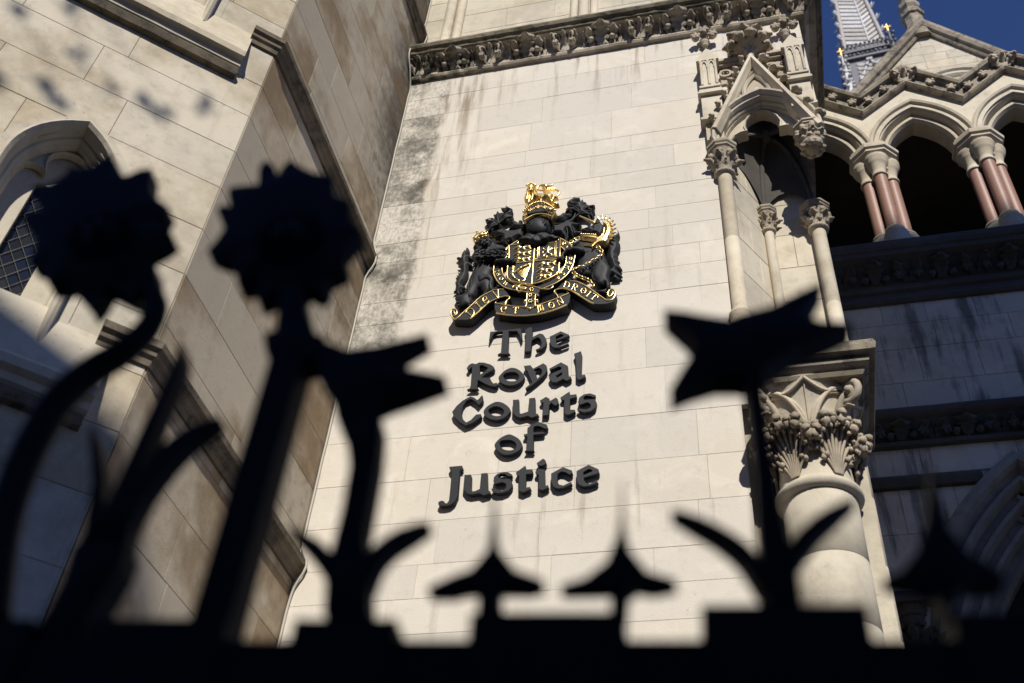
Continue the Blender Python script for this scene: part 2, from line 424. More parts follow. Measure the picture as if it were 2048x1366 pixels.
tower = thing('stone_tower', 'sunlit pale stone tower wall carrying the black and gold coat of arms', 'tower', (-1.2, 6, 0), None)
ZM = [3.1, 3.5, 3.9, 4.28, 4.656, 4.92, 5.185, 5.542, 5.918, 6.336, 6.796, 7.226, 7.628, 7.9, 8.165, 8.43, 8.691, 9.001, 9.257, 9.59, 9.834, 10.3, 10.731, 11.074, 11.44]
ashlar(FM, tower, ZM, -3.236, lambda z0, z1: -.05 if z1 < 6.4 else (.0 if z1 < 10.31 else .93), M_front, 11, .4, 1.1, gap=.0009, ch=.0014)
mb = MB(); mb.box(-3.236, -.055, 6.0028, 9.3, 0, 10.3); mb.box(-3.234, .928, 6.0032, 9.29, 10.301, 15.4)
mb.build('wall_core', M_mortar, tower)
mb = MB(); mb.fbox(FM, -3.23, -.06, 0, 3.1, 0, .012); mb.build('plinth', M_plain, tower)
ashlar(FM, tower, [11.95, 12.35, 12.75, 13.15, 13.6, 14.1, 14.6], -3.236, .93, M_plain, 5, .5, 1.1, c=.001)
mb = MB()
for u, r in ((-2.92, .062), (-2.79, .05), (-1.42, .045), (-1.31, .062), (-1.19, .045)):
    mb = MB(); p = FM.p(u, 0, .03); mb.lathe((p.x, p.y, 11.94), [(r*1.5, 0), (r*1.5, .03), (r*1.1, .06), (r, .1), (r, 2.4)], 16)
    mb.build('wall_shaft', M_plain, tower, org=(p.x, p.y, 11.94))

# cornice with its carved leaves
mb = MB()
CORN = [(-.03, 11.42), (.045, 11.43), (.06, 11.455), (.05, 11.485), (.03, 11.50), (.03, 11.55), (.055, 11.62), (.11, 11.672), (.185, 11.69), (.205, 11.70), (.215, 11.73), (.245, 11.745), (.26, 11.78), (.25, 11.82), (-.03, 11.98)]
def wob(path, seg):                            # subdivide so that worn edges are not dead straight
    out = []
    for (a, b), (c, d) in zip(path, path[1:]):
        n = max(1, int(math.hypot(c-a, d-b)/seg)); out += [(a+(c-a)*i/n, b+(d-b)*i/n) for i in range(n)]
    return out+[path[-1]]
mb.sweep(PLAN, wob([(.95, 7.4), (.95, 6), (-3.236, 6)], .06), CORN[:8]+[(.185, 11.685), (-.03, 11.685)])
rng = random.Random(3)
for i, q in enumerate(mb.v):
    k = noise.noise(q*9)*.006; mb.v[i] = q+V((0, k, k))
cornice = mb.build('cornice', M_corn, tower)
mb = MB()
mb.sweep(PLAN, wob([(.95, 7.4), (.95, 6), (-3.236, 6)], .06), [(-.03, 11.687), (.187, 11.688)]+CORN[9:])
for i, q in enumerate(mb.v):
    k = noise.noise(q*9)*.008+noise.noise(q*26)*.005; mb.v[i] = q+V((0, k, k))
mb.build('drip_moulding', M_mossy, cornice)
def cornice_module(kind):
    mb = MB(); y = 6
    if kind == 0:
        for sg in (-1, 1):
            c = V((sg*.085, y-.10, 11.545)); mb.ball(c, .036, 9, 6, .5, sg)
            for k in range(5):
                a = k*1.256; mb.ball(c+V((math.cos(a)*.022, -.024, math.sin(a)*.022)), .014, 6, 4)
            mb.tube(smooth([(sg*.02, y-.035, 11.5), (sg*.03, y-.06, 11.6), (sg*.06, y-.12, 11.665), (sg*.1, y-.15, 11.64), (sg*.095, y-.13, 11.58)], 3, False), [.012]*12+[.008], 6)
            mb.leaf((sg*.03, y-.03, 11.505), (sg*.5, -.1, 1), (sg*.2, -1, 0), .24, .085, 1.5)
        mb.leaf((0, y-.03, 11.5), (0, -.1, 1), (0, -1, 0), .24, .075, 1.45, 2)
    else:
        mb.leaf((0, y-.03, 11.5), (0, -.25, 1), (0, -1, 0), .27, .19, 1.75, 4, 12, .22)
        for sg in (-1, 1):
            mb.ball((sg*.11, y-.085, 11.545), .027, 8, 6, .5, 5+sg)
            mb.leaf((sg*.10, y-.03, 11.5), (sg*.12, -.15, 1), (sg*.15, -1, 0), .22, .1, 1.6, 3)
            mb.leaf((sg*.175, y-.028, 11.5), (sg*.1, -.05, 1), (0, -1, 0), .2, .045, 1.2, 1)
    mb.v = [V((q.x*1.04, 6+(q.y-6)*1.2, 11.5+(q.z-11.5)*1.0)) for q in mb.v]
    return mb.build('carved_leaf', M_corn, cornice, org=(0, y, 11.5))
mods = [cornice_module(0), cornice_module(1)]
for i in range(11):
    x = -3.13+.409*i
    o = mods[i % 2]
    if i > 1: o = copy_to(o, cornice, (x, 6, 11.5))
    else: o.location = V((x, 6, 11.5))-origin(cornice)
def rosette(mb, c, r, n=5, out=V((0, -1, 0)), seed=0):
    c = V(c); mb.ball(c, r*.8, 9, 6, .3, seed)
    a0 = out.cross(Z).normalized()
    for k in range(n):
        a = 2*math.pi*k/n+seed
        d = a0*math.cos(a)+Z*math.sin(a)
        mb.ball(c+d*r*.62+out*r*.35, r*.42, 7, 5, .4, k+seed)
for px, py in ((1408, 72), (1568, 52)):
    u, z = FM.px(px, py, .08); mb = MB(); p = FM.p(u, z, .06)
    mb.lathe((p.x, p.y+.02, z-.14), [(.03, 0), (.04, .05), (.055, .07), (.04, .09)], 8)
    for sg in (-1, 1): rosette(mb, p+V((sg*.085, -.02, -.01)), .055, 5, V((0, -1, 0)), sg)
    rosette(mb, p+V((0, -.03, .065)), .06, 5, V((0, -1, 0)), 2)
    mb.leaf(p+V((0, .03, -.08)), (0, -.2, 1), (0, -1, 0), .16, .09, 1.2)
    mb.build('carved_corbel', M_carved, tower, org=p)

# ---- corner column under the niche
CX, CY = .372, 5.92; SLIM = (.88, .88, 1)
zs = [0, 1.2, 2.4, 3.0, 3.5, 3.95, 4.42, 4.88, 5.34]
for z0, z1 in zip(zs, zs[1:]):
    mb = MB(); mb.lathe((CX, CY, 0), [(.262, z0), (.268, z0+.003), (.268, z1-.005), (.262, z1-.002)], 40)
    mb.build('column_drum', M_plain, tower, org=(CX, CY, z0)).scale = SLIM
zs = [2.2, 2.9, 3.5, 4.1, 4.66, 5.2, 5.75, 6.2]
for z0, z1 in zip(zs, zs[1:]):
    mb = MB(); mb.lathe((.665, 6.47, 0), [(.106, z0), (.11, z0+.003), (.11, z1-.005), (.106, z1-.002)], 20); mb.build('stone_block', M_plain, tower, org=(.66, 6.47, z0))
    mb = MB(); mb.box(.0, .1, 6.06, 6.3, z0+.002, z1-.003); mb.build('stone_block', M_front, tower, org=(0, 6.1, z0))
mb = MB(); mb.box(-.05, .30, 6.09, 6.34, 0, 6.13); mb.box(-.05, .745, 6.33, 9.28, 0, 6.55); mb.box(.3, .745, 6.53, 9.27, 6.551, 10.29); mb.box(-.05, .31, 6.62, 9.26, 6.56, 10.28); mb.build('pier_core', M_plain, tower)
mb = MB()
mb.lathe((CX, CY, 0), [(.26, 5.335), (.275, 5.34), (.30, 5.35), (.318, 5.375), (.315, 5.40), (.295, 5.42), (.275, 5.43), (.268, 5.45), (.268, 5.6), (.285, 5.75), (.32, 5.92), (.37, 6.05), (.42, 6.14), (.43, 6.16)], 40)
cap = mb.build('capital', M_plain, tower, org=(CX, CY, 5.34)); cap.scale = SLIM
BELL = [(5.40, .27), (5.6, .268), (5.75, .285), (5.92, .32), (6.05, .37), (6.14, .42), (6.3, .46)]
def bell(z): return float(np.interp(z, [q[0] for q in BELL], [q[1] for q in BELL]))
def acanthus():                                # a fan of ribbed stems that ends in curled, knobbly leaf tips
    mb = MB(); rg = random.Random(4); NK, NT = 9, 8; grid = []
    for k in range(NK):
        f = (k-(NK-1)/2)/((NK-1)/2); L = .37-.13*f*f; row = []
        for t in range(NT):
            q = t/(NT-1); z = 5.445+L*q; a = f*(.09+.52*q**1.25); r = bell(z)+.012+.05*q**2.2
            row.append(V((CX+math.sin(a)*r, CY-math.cos(a)*r, z)))
        grid.append(row)
        mb.tube(row, [.008+.008*t/(NT-1) for t in range(NT)], 6)
        a = f*.61; d = V((math.sin(a), -math.cos(a), 0)); sdv = V((math.cos(a), math.sin(a), 0)); e = row[-1]
        big = 1.15 if k % 2 == 0 else .85
        mb.leaf(e-Z*.02, Z+d*.35+sdv*f*.5, d, .12*big, .095*big, 2.5, 1, 9, .32, .3)
        mb.ball(e+d*.045*big-Z*.012, .030*big, 9, 6, .6, k)
        mb.ball(e+d*.035+sdv*.04-Z*.03, .019, 7, 5, .6, k+3); mb.ball(e+d*.02-sdv*.035-Z*.045, .017, 7, 5, .6, k+5)
        if k in (0, 1, NK-2, NK-1):
            for t in (3, 5): mb.ball(row[t]+d*.02+sdv*f*.025, .021, 7, 5, .6, k+t)
    mb.add([p+V((0, .006, 0)) for row in grid for p in row], [(k*NT+t, (k+1)*NT+t, (k+1)*NT+t+1, k*NT+t+1) for k in range(NK-1) for t in range(NT-1)], True)
    return mb.build('acanthus_leaf', M_carved, cap, org=(CX, CY, 5.44))
o = acanthus()
for k in range(6):
    q = o if k == 0 else copy_to(o, cap, (CX, CY, 5.44))
    q.rotation_euler = (0, 0, R(-165+66*k))
for az in (-45, 45, 135, -135):
    mb = MB(); c, s = math.sin(R(az)), -math.cos(R(az)); d = V((c, s, 0)); t = d.cross(Z)
    ctr = V((CX, CY, 6.045))+d*.47; pts = []
    for i in range(26):
        a = i/25*4.2*math.pi; r = .10*(1-i/25*.8); pts.append(ctr+d*(math.cos(a+1.9)*r)+Z*(math.sin(a+1.9)*r)+t*0)
    mb.tube([V((CX, CY, 5.72))+d*.29, V((CX, CY, 5.88))+d*.335, V((CX, CY, 6.03))+d*.385]+pts, [.02, .026, .03]+[.034-.014*i/25 for i in range(26)], 8)
    mb.ball(ctr+t*.0, .045, 8, 6); mb.ball(ctr+t*.03, .03, 8, 6); mb.ball(ctr-t*.03, .03, 8, 6)
    mb.leaf(V((CX, CY, 5.78))+d*.30, Z+d*.35, d, .30, .13, .45, 0, 9, .15)
    mb.leaf(ctr-Z*.09-d*.09, d*.8-Z*.1, -Z, .11, .06, .7, 2)
    mb.build('volute', M_carved, cap, org=ctr)
mb = MB()
for az in (0, 90, -90):
    for sg in (-1, 1):
        for k in (0, 1):
            pts = []
            for i in range(13):
                t = i/12; a = R(az+sg*(2+41*t**1.4-k*7*math.sin(t*math.pi))); z = 5.70+.40*math.sin(t*math.pi/2)-.035*k
                r = bell(z)+.008; pts.append((CX+math.sin(a)*r, CY-math.cos(a)*r, z))
            mb.tube(pts, .02-.006*k, 7)
        pts = []
        for i in range(9):
            t = i/8; a = R(az+sg*36*t); z = 6.135-.06*math.sin(t*math.pi/2)-.03*math.sin(t*math.pi); r = bell(z)+.012
            pts.append((CX+math.sin(a)*r, CY-math.cos(a)*r, z))
        mb.tube(pts, .015, 6)
    a = R(az); mb.tube([(CX+math.sin(a)*(bell(z)+.003), CY-math.cos(a)*(bell(z)+.003), z) for z in (5.8, 5.9, 6.0, 6.08, 6.13)], .007, 5)
mb.build('palm_rib', M_plain, cap)
def square_sweep(mb, cx, cy, h, prof, dep=None):
    d = dep or h
    mb.sweep(PLAN, [(cx-h, cy-h), (cx-h, cy-h+2*d), (cx+h, cy-h+2*d), (cx+h, cy-h)], prof, closed=True)
mb = MB()
square_sweep(mb, .47, 5.845, .385, [(-.4, 6.12), (-.10, 6.125), (-.085, 6.15), (-.10, 6.172), (-.075, 6.178), (-.05, 6.20), (-.045, 6.225), (-.07, 6.235), (-.06, 6.247), (.0, 6.255), (.01, 6.30), (-.005, 6.345), (-.1, 6.43), (-.4, 6.47)], .55)
for i, q in enumerate(mb.v):
    if q.z > 6.25: mb.v[i] = q+V((noise.noise(q*7), noise.noise(q*7+V((9, 0, 0))), noise.noise(q*8)))*.008
mb.build('abacus', M_ledge, tower, org=(.405, 5.905, 6.12))

# ---- canopied niche
FN1 = Frame((.05, 6.03, 0), (.28, .47, 0)); LN1 = math.hypot(.28, .47)
FN2 = Frame((.33, 6.5, 0), (1, 0, 0))
ZN = [6.55, 6.98, 7.41, 7.83, 8.25, 8.68, 9.1, 9.5, 10.2]
ashlar(FN1, tower, ZN, 0, LN1-.004, M_plain, 4, .3, .5)
ashlar(FN2, tower, ZN, .004, .415, M_plain, 9, .3, .5)
mb = MB(); mb.fbox(FN1, .0, LN1, 6.5, 10.2, -.09, -.012); mb.build('wall_core', M_mortar, tower)
apath = arch(.43, 9.42, .37, .54, 10)
mb = MB()
mb.prism(FM, [(-.03, 9.36), (-.03, 10.298), (.928, 10.298), (.928, 9.36)]+[(.43+.36+.07, 9.36)]+[(x+(.04 if x > .43 else -.04 if x < .43 else 0)*(1 if z < 9.8 else .6), z+.03) for x, z in apath]+[(.0, 9.36)], -.16, .003)
niche = mb.build('canopied_niche', M_plain, tower, org=(.43, 6, 9.4))
mb = MB()
mb.sweep(FM, [(.79, 9.38)]+apath+[(.07, 9.38)], [(.0, -.14), (.0, -.015), (-.008, .012), (-.018, .008), (-.022, .035), (-.034, .05), (-.042, .045), (-.044, .075), (-.056, .10), (-.072, .105), (-.076, .12), (-.09, .145), (-.108, .15), (-.118, .13), (-.118, .0), (-.10, -.14)])
mb.build('arch_moulding', M_plain, niche)
mb = MB()
def arc(cx, cz, r, a0, a1, n=8): return [(cx+r*math.cos(R(a0+(a1-a0)*i/n)), cz+r*math.sin(R(a0+(a1-a0)*i/n))) for i in range(n+1)]
tre = [FM.px(x, y, -.025) for x, y in ((1459, 294), (1461, 284), (1469, 273), (1481, 266), (1494, 263), (1489, 254), (1491, 243), (1499, 232), (1512, 225), (1526, 222.5), (1540, 225), (1553, 232), (1561, 243), (1560, 254), (1575, 251), (1590, 253), (1603, 260), (1608, 270))]
ap2 = arch(.43, 9.42, .38, .56, 10)
mb.prism(FM, [p for p in ap2]+[(.055, 9.36)]+tre+[(.805, 9.36)], -.13, -.025)
mb.build('trefoil_cusp', M_plain, niche)
mb = MB(); mb.sweep(FM, tre, [(-.008, -.12), (-.008, -.02), (-.002, -.008), (.010, -.012), (.014, -.025), (.014, -.12)]); mb.build('cusp_moulding', M_plain, niche)
mb = MB()
mb.sweep(FM, [(.882, 9.36), (.395, 10.637), (-.02, 9.53)], [(-.045, .0), (-.045, .13), (-.02, .165), (.015, .165), (.035, .13), (.055, .10), (.06, .0)])
mb.build('gable_coping', M_plain, niche)
mb = MB()
tri = [(.07, 9.95), (.77, 9.95), (.42, 10.76)]
hole = arch(.42, 10.13, .135, .28, 7)
mb.prism(FM, [(.86, 9.54), (.392, 10.62), (-.0, 9.62)]+[p for p in arch(.43, 9.42, .46, .64, 10) if p[1] > 9.66][::-1], .004, .06)
mb.build('gable_panel', M_carved, niche)
mb = MB()
mb.sweep(FM, [(.525, 10.04)]+arch(.405, 10.10, .12, .30, 7)+[(.285, 10.04)], [(.02, .05), (.02, .085), (0, .105), (-.02, .085), (-.02, .05)])
mb.sweep(FM, [(.57, 10.04)]+arch(.405, 10.10, .165, .38, 7)+[(.24, 10.04)], [(.012, .05), (.012, .075), (0, .09), (-.012, .075), (-.012, .05)])
for sg in (-1, 1): mb.sweep(FM, arc(.415+sg*.205, 10.0, .05, 0, 345, 14)[::-1], [(.012, .05), (.012, .08), (0, .095), (-.012, .08), (-.012, .05)], closed=True)
mb.ball((.405, 5.92, 10.09), .05, 8, 6, .4)
mb.build('gable_tracery', M_plain, niche)
def crocket():
    mb = MB()
    mb.leaf((0, 0, -.02), (.1, 0, 1), (1, -.3, 0), .13, .085, 2.0, 2)
    mb.leaf((.0, -.02, -.03), (.5, -.5, 1), (.6, -1, 0), .11, .07, 2.0, 2)
    mb.leaf((.0, .02, -.02), (.5, .4, 1), (.8, .6, 0), .1, .07, 2.0, 2)
    mb.ball((.055, -.03, .05), .032, 7, 5, .5); mb.ball((.02, -.05, .03), .025, 7, 5, .5)
    return mb.build('crocket', M_carved, niche, org=(0, 0, 0))
ck = crocket(); n = 0
for sg in (1, -1):
    for i in range(6):
        t = .06+i*.163; x = .395+sg*(.045+(.487 if sg > 0 else .415)*t); z = 10.637-(1.277 if sg > 0 else 1.107)*t+.03
        q = ck if n == 0 else copy_to(ck, niche, (x, 5.91, z)); n += 1
        q.location = V((x, 5.91, z))-origin(niche)
        q.rotation_euler = (0, R(30)*sg, R(0 if sg > 0 else 180)); q.scale = (1, 1, 1)
mb = MB(); f0 = V((.392, 5.88, 10.64))
mb.lathe(f0, [(.045, 0), (.04, .06), (.06, .09), (.06, .11), (.035, .13), (.04, .2)], 10)
for ring, (z, L, wd, cu, k0) in enumerate(((.10, .23, .12, 2.3, 0), (.14, .24, .12, 1.7, .5))):
    for k in range(9):
        a = 2*math.pi*(k+k0)/9; d = V((math.cos(a), math.sin(a), 0)); mb.leaf(f0+d*.035+Z*z, Z*.8+d*.6, d, L, wd, cu, 3)
        mb.ball(f0+d*(.155-.03*ring)+Z*(.22+.06*ring), .042, 8, 6, .6, k+ring*9); mb.ball(f0+d*(.11-.03*ring)+Z*(.26+.06*ring), .04, 8, 6, .6, k+ring*5+2)
mb.build('finial', M_carved, niche, org=f0)
def pinnacle(x):
    mb = MB()
    mb.box(x-.085, x+.085, 5.87, 6.02, 10.39, 10.86); mb.box(x-.1, x+.1, 5.86, 6.02, 10.36, 10.39)
    for yy in (5.868,):
        mb.add([(x-.11, 5.85, 10.85), (x+.11, 5.85, 10.85), (x, 5.85, 11.03), (x-.11, 6.03, 10.85), (x+.11, 6.03, 10.85), (x, 6.03, 11.03), (x-.11, 5.85, 10.82), (x+.11, 5.85, 10.82), (x-.11, 6.03, 10.82), (x+.11, 6.03, 10.82)],
               [(0, 1, 2), (4, 3, 5), (0, 2, 5, 3), (1, 4, 5, 2), (6, 7, 1, 0), (7, 9, 4, 1), (9, 8, 3, 4), (8, 6, 0, 3), (6, 8, 9, 7)])
    for k in (-1, 0, 1):
        mb.lathe((x+k*.07, 5.865, 10.40), [(.014, 0), (.014, .40), (.02, .42), (.012, .44)], 7)
    for k in (-.035, .035): mb.sweep(FM, [(x+k+.026, 10.70)]+arch(x+k, 10.74, .026, .07, 4)+[(x+k-.026, 10.70)], [(.006, .125), (.006, .145), (-.008, .145), (-.008, .125)])
    mb.box(x-.12, x+.12, 5.86, 6.02, 10.27, 10.30); mb.box(x-.105, x+.105, 5.875, 6.02, 10.30, 10.36)
    mb.box(x-.095, x+.095, 5.9, 6.02, 9.88, 10.27); mb.box(x-.115, x+.115, 5.87, 6.02, 9.85, 9.885); mb.box(x-.08, x+.08, 5.93, 6.02, 9.6, 9.85)
    mb.v = [q-Z*.12 for q in mb.v]
    return mb.build('pinnacle', M_plain, niche, org=(x, 5.95, 10.28))
pinnacle(-.02); pinnacle(.80)
mb = MB(); mb.fbox(FM, .09, .73, 10.735, 10.77, .002, .09); mb.fbox(FM, .09, .73, 10.70, 10.735, .002, .06); mb.fbox(FM, .09, .73, 10.42, 10.70, .002, .022)
for u in (.14, .26, .58, .70):
    mb.sweep(FM, arc(u, 10.57, .052, 0, 345, 14)[::-1], [(.01, .02), (.01, .05), (-.012, .05), (-.012, .02)], closed=True)
    for k in range(4): mb.ball(FM.p(u+.03*math.cos(k*1.57+.78), 10.57+.03*math.sin(k*1.57+.78), .03), .014, 6, 4)
mb.build('parapet_band', M_carved, niche)
def shaft_capital(mb, c, r, z0, z1, n=7):
    x, y = c; h = z1-z0
    mb.lathe((x, y, z0), [(r, -.01), (r*1.35, .0), (r*1.4, .02), (r*1.1, .035), (r*1.05, .05), (r*1.3, h*.6), (r*1.7, h*.78)], 14)
    mb.lathe((x, y, z0), [(r*1.75, h*.80), (r*1.95, h*.83), (r*1.95, h*.88), (r*2.15, h*.92), (r*2.15, h)], 8, False, R(22.5))
    for k in range(n):
        a = 2*math.pi*k/n; d = V((math.cos(a), math.sin(a), 0)); b = V((x, y, z0+.04))+d*r*1.0
        mb.leaf(b, Z+d*.1, d, h*.52, r*1.2, 1.3, 3); mb.ball(b+d*r*.62+Z*h*.52, r*.46, 8, 6, .6, k); mb.ball(b+d*r*.45+Z*h*.30, r*.3, 7, 5, .6, k+4)
        d2 = V((math.cos(a+.45), math.sin(a+.45), 0)); mb.ball(V((x, y, z0+h*.28))+d2*r*1.3, r*.36, 8, 6, .6, k+9); mb.leaf(V((x, y, z0+.03))+d2*r, Z, d2, h*.3, r*.8, 1.2, 2)
def niche_shaft(x, y, r, zb, zc, zt, cap_r=None):
    mb = MB(); mb.lathe((x, y, 0), [(r*1.6, 6.55), (r*1.6, zb-.12), (r*1.3, zb-.06), (r*1.5, zb-.03), (r*1.5, zb-.01), (r*1.15, zb), (r, zb+.02), (r, (zb+zc)/2), (r*.985, (zb+zc)/2+.002), (r, (zb+zc)/2+.004), (r, zc)], 18)
    sh = mb.build('niche_shaft', M_plain, niche, org=(x, y, 6.55))
    mb = MB(); shaft_capital(mb, (x, y), cap_r or r*1.1, zc, zt); mb.build('niche_capital', M_carved, niche, org=(x, y, zc))
niche_shaft(.02, 5.985, .062, 7.24, 8.97, 9.37)
niche_shaft(.345, 6.45, .043, 6.75, 8.68, 8.98)
niche_shaft(.765, 6.45, .06, 6.75, 8.62, 8.92)
mb = MB(); mb.lathe((.80, 5.97, 9.14), [(.01, 0), (.06, .015), (.085, .06), (.10, .1)], 12); shaft_capital(mb, (.80, 5.97), .07, 9.20, 9.46, 9)
for k in range(7):
    a = k*.9; d = V((math.cos(a), math.sin(a), 0)); mb.leaf(V((.80, 5.97, 9.17))+d*.03, d*.9-Z*.15, Z, .1, .07, .9, 2)
mb.build('pendant_boss', M_carved, niche, org=(.80, 5.97, 9.2))
# vault: ribs from the corners to a central boss, webs between them
CO = [V((.06, 6.06, 9.25)), V((.34, 6.46, 9.0)), V((.765, 6.45, 8.95)), V((.80, 6.02, 9.4))]; BS = V((.45, 6.24, 9.83))
def ribpt(c, t): return V((c.x+(BS.x-c.x)*(1-math.cos(t*math.pi/2)), c.y+(BS.y-c.y)*(1-math.cos(t*math.pi/2)), c.z+(BS.z-c.z)*math.sin(t*math.pi/2)))
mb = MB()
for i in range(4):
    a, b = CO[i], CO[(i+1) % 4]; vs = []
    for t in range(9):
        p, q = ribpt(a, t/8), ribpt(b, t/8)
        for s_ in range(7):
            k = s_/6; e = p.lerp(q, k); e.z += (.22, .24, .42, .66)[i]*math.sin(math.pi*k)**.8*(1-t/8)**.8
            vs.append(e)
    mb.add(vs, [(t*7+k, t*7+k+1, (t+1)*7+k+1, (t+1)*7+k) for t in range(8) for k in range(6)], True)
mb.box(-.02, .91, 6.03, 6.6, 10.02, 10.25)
mb.build('vault_web', M_soot_shade, niche)  # the vault's shade is part of this near-black colour
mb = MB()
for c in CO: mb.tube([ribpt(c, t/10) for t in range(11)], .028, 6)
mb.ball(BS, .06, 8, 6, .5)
mb.build('vault_rib', M_soot_shade, niche)

# ------------------------------------------------------------------ left bay
bay = thing('corner_bay', 'stone bay with an arched lattice window turned towards the street, leftmost', 'bay', (-3.6, 3.5, 0))
ZB = [3.4, 3.83, 4.25, 4.66, 5.06, 5.48, 5.90, 6.32, 6.75, 7.15, 7.57, 7.96, 8.38, 8.78, 9.2, 9.62, 10.05, 10.46, 10.88, 11.3, 11.72, 12.14, 12.56, 13.0, 13.45]
UC = -.885
def opening(dz): return arch(UC, 6.2+dz, .345, .55, 8)
cuts = [arch_cut(opening(0), 5.2), arch_cut(opening(3.3), 8.5)]
def wcut(p):
    out = [p]
    for c in cuts: out = [k for q in out for k in (c(q) if len(q) > 2 else [])]
    return out
ashlar(FWN, bay, ZB, -2.6, -.003, M_win, 21, .55, 1.05, wcut, gap=.0012, ch=.0028)
ashlar(FS, bay, ZB, 3.783, 5.997, M_side, 22, .6, 1.15, gap=.0011, ch=.0025)
mb = MB()
a, b = FWN.p(-2.6, 0, 0), FWN.p(0, 0, 0)
def wcore(z0, z1, u0, u1):
    mb.fbox(FWN, u0, u1, z0, z1, -.35, -.01)
wcore(0, 14, -2.6, UC-.36); wcore(0, 14, UC+.36, -.012); wcore(0, 5.15, UC-.359, UC+.359); wcore(6.74, 8.45, UC-.359, UC+.359); wcore(10.04, 13.99, UC-.359, UC+.359)
mb.box(XS-.5, XS-.01, 4.0, 7.5, 0, 13.98)
mb.build('wall_core', M_mortar, bay)
mb = MB(); mb.fbox(FWN, -2.6, -.004, 0, 3.4, -.005, .03); mb.fbox(FS, 3.79, 5.98, 0, 3.4, -.005, .03); mb.build('plinth', M_plain, bay)
def bay_path(u_end): p = FWN.p(u_end, 0); return wob([(XS, 6.0), (XS, 3.78), (p.x, p.y)], .08)
def moulding(name, path, prof, mat, par, wear=.004):
    mb = MB(); mb.sweep(PLAN, path, prof)
    for i, q in enumerate(mb.v): mb.v[i] = q+V((noise.noise(q*8), noise.noise(q*8+V((5, 0, 0))), noise.noise(q*9)))*wear
    return mb.build(name, mat, par)
STR = [(-.02, -.11), (.02, -.11), (.028, -.075), (.05, -.055), (.055, -.03), (.08, -.01), (.085, .03), (.07, .05), (-.02, .12)]
for z, ue in ((8.49, -.215), (5.235, -.30), (12.36, -.2)):
    moulding('string_course', bay_path(ue), [(d, z+c) for d, c in STR], M_string, bay)
SILL = [(-.02, -.64), (.02, -.64), (.03, -.60), (.06, -.58), (.07, -.54), (.115, -.52), (.125, -.47), (.105, -.44), (-.02, .02)]
for dz, ur in ((0, -.19), (3.3, -.2)):
    p, q = FWN.p(ur, 0), FWN.p(-2.2, 0)
    moulding('window_sill', wob([(p.x, p.y), (q.x, q.y)], .1), [(d, 5.26+dz+c) for d, c in SILL], M_plain, bay, .003)
    p = FWN.p(ur, 0)
    moulding('string_course', wob([(FWN.p(ur-.004, 0).x, FWN.p(ur-.004, 0).y), (FWN.p(-2.2, 0).x, FWN.p(-2.2, 0).y)], .1), [(d*1.0, 4.63+dz+c) for d, c in [(-.02, -.06), (.05, -.05), (.065, -.02), (.075, .0), (.07, .012), (-.02, .02)]], M_string, bay)
for dz in (0, 3.3):
    mb = MB()
    pth = [(UC+.25, 4.98+dz)]+arch(UC, 6.2+dz, .25, .44, 9)+[(UC-.25, 4.98+dz)]
    mb.sweep(FWN, pth, [(0, -.32), (0, -.10), (-.012, -.085), (-.02, -.05), (-.035, -.045), (-.04, -.005), (-.05, .045), (-.07, .07), (-.09, .055), (-.097, .005), (-.10, .002), (-.165, .003), (-.165, -.06), (-.1, -.32)])
    win = mb.build('lattice_window', M_win, bay)
    mb = MB()
    pts = [(UC+.27, 5.19+dz)]+arch(UC, 6.2+dz, .27, .47, 9)+[(UC-.27, 5.19+dz)]
    hx0, hx1, hz = UC-.115, UC+.115, 6.31+dz
    hole = [(hx0, 5.22+dz), (hx1, 5.22+dz), (hx1, hz), (hx0, hz)]
    mb.relief(FWN, pts, -.29, -.20, holes=[hole])
    mb.build('tracery_plate', M_win, win)
    mb = MB()
    tr = arc(UC-.165, 6.31+dz, .085, 185, 40, 6)+arc(UC, 6.48+dz, .125, 200, -20, 9)+arc(UC+.165, 6.31+dz, .085, 140, -5, 6)
    mb.prism(FWN, arch(UC, 6.2+dz, .265, .46, 9)+[(UC-.265, 6.18+dz)]+tr+[(UC+.265, 6.18+dz)], -.195, -.15)
    mb.sweep(FWN, tr, [(-.006, -.19), (-.006, -.145), (.0, -.135), (.010, -.14), (.012, -.155), (.012, -.19)])
    mb.build('cusp_moulding', M_win, win)
    rg = random.Random(7); dw, dh = .085, .125
    cm = MB()
    for i in range(-1, 9):
        for j in range(-1, 20):
            cx = hx0+.02+i*dw/2; cz = 5.25+dz+j*dh/2
            if (i+j) % 2: continue
            p = [(cx-dw/2, cz), (cx, cz-dh/2), (cx+dw/2, cz), (cx, cz+dh/2)]
            for h in ((-1, 0, -hx0+.01), (1, 0, hx1+.01), (0, 1, hz+.01), (0, -1, -5.22-dz)): p = half(p, *h) if len(p) > 2 else p
            if len(p) < 3 or abs(area(p)) < 3e-4: continue
            t1, t2 = rg.uniform(-.05, .05), rg.uniform(-.05, .05)
            mb = MB(); pv = [FWN.p(a, b, -.255+(a-cx)*t1+(b-cz)*t2) for a, b in p]; pb = [FWN.p(a, b, -.262) for a, b in p]; k = len(p)
            mb.add(pv+pb, [tuple(range(k)), tuple(range(k, 2*k))[::-1]]+[(a, k+a, k+(a+1) % k, (a+1) % k) for a in range(k)])
            mb.build('glass_pane', M_glass, win, org=FWN.p(cx, cz, -.255))
            for a, b in zip(p, p[1:]+p[:1]):
                if abs((b[0]-a[0])*dh) > .002 and abs(b[1]-a[1]) > .004: cm.tube([FWN.p(*a, -.247), FWN.p(*b, -.247)], .0028, 4, False)
    cm.build('lead_came', M_lead, win)
    mb = MB(); mb.fbox(FWN, UC-.32, UC+.32, 5.1+dz, 6.8+dz, -.34, -.31); mb.build('window_backing', M_black, win)

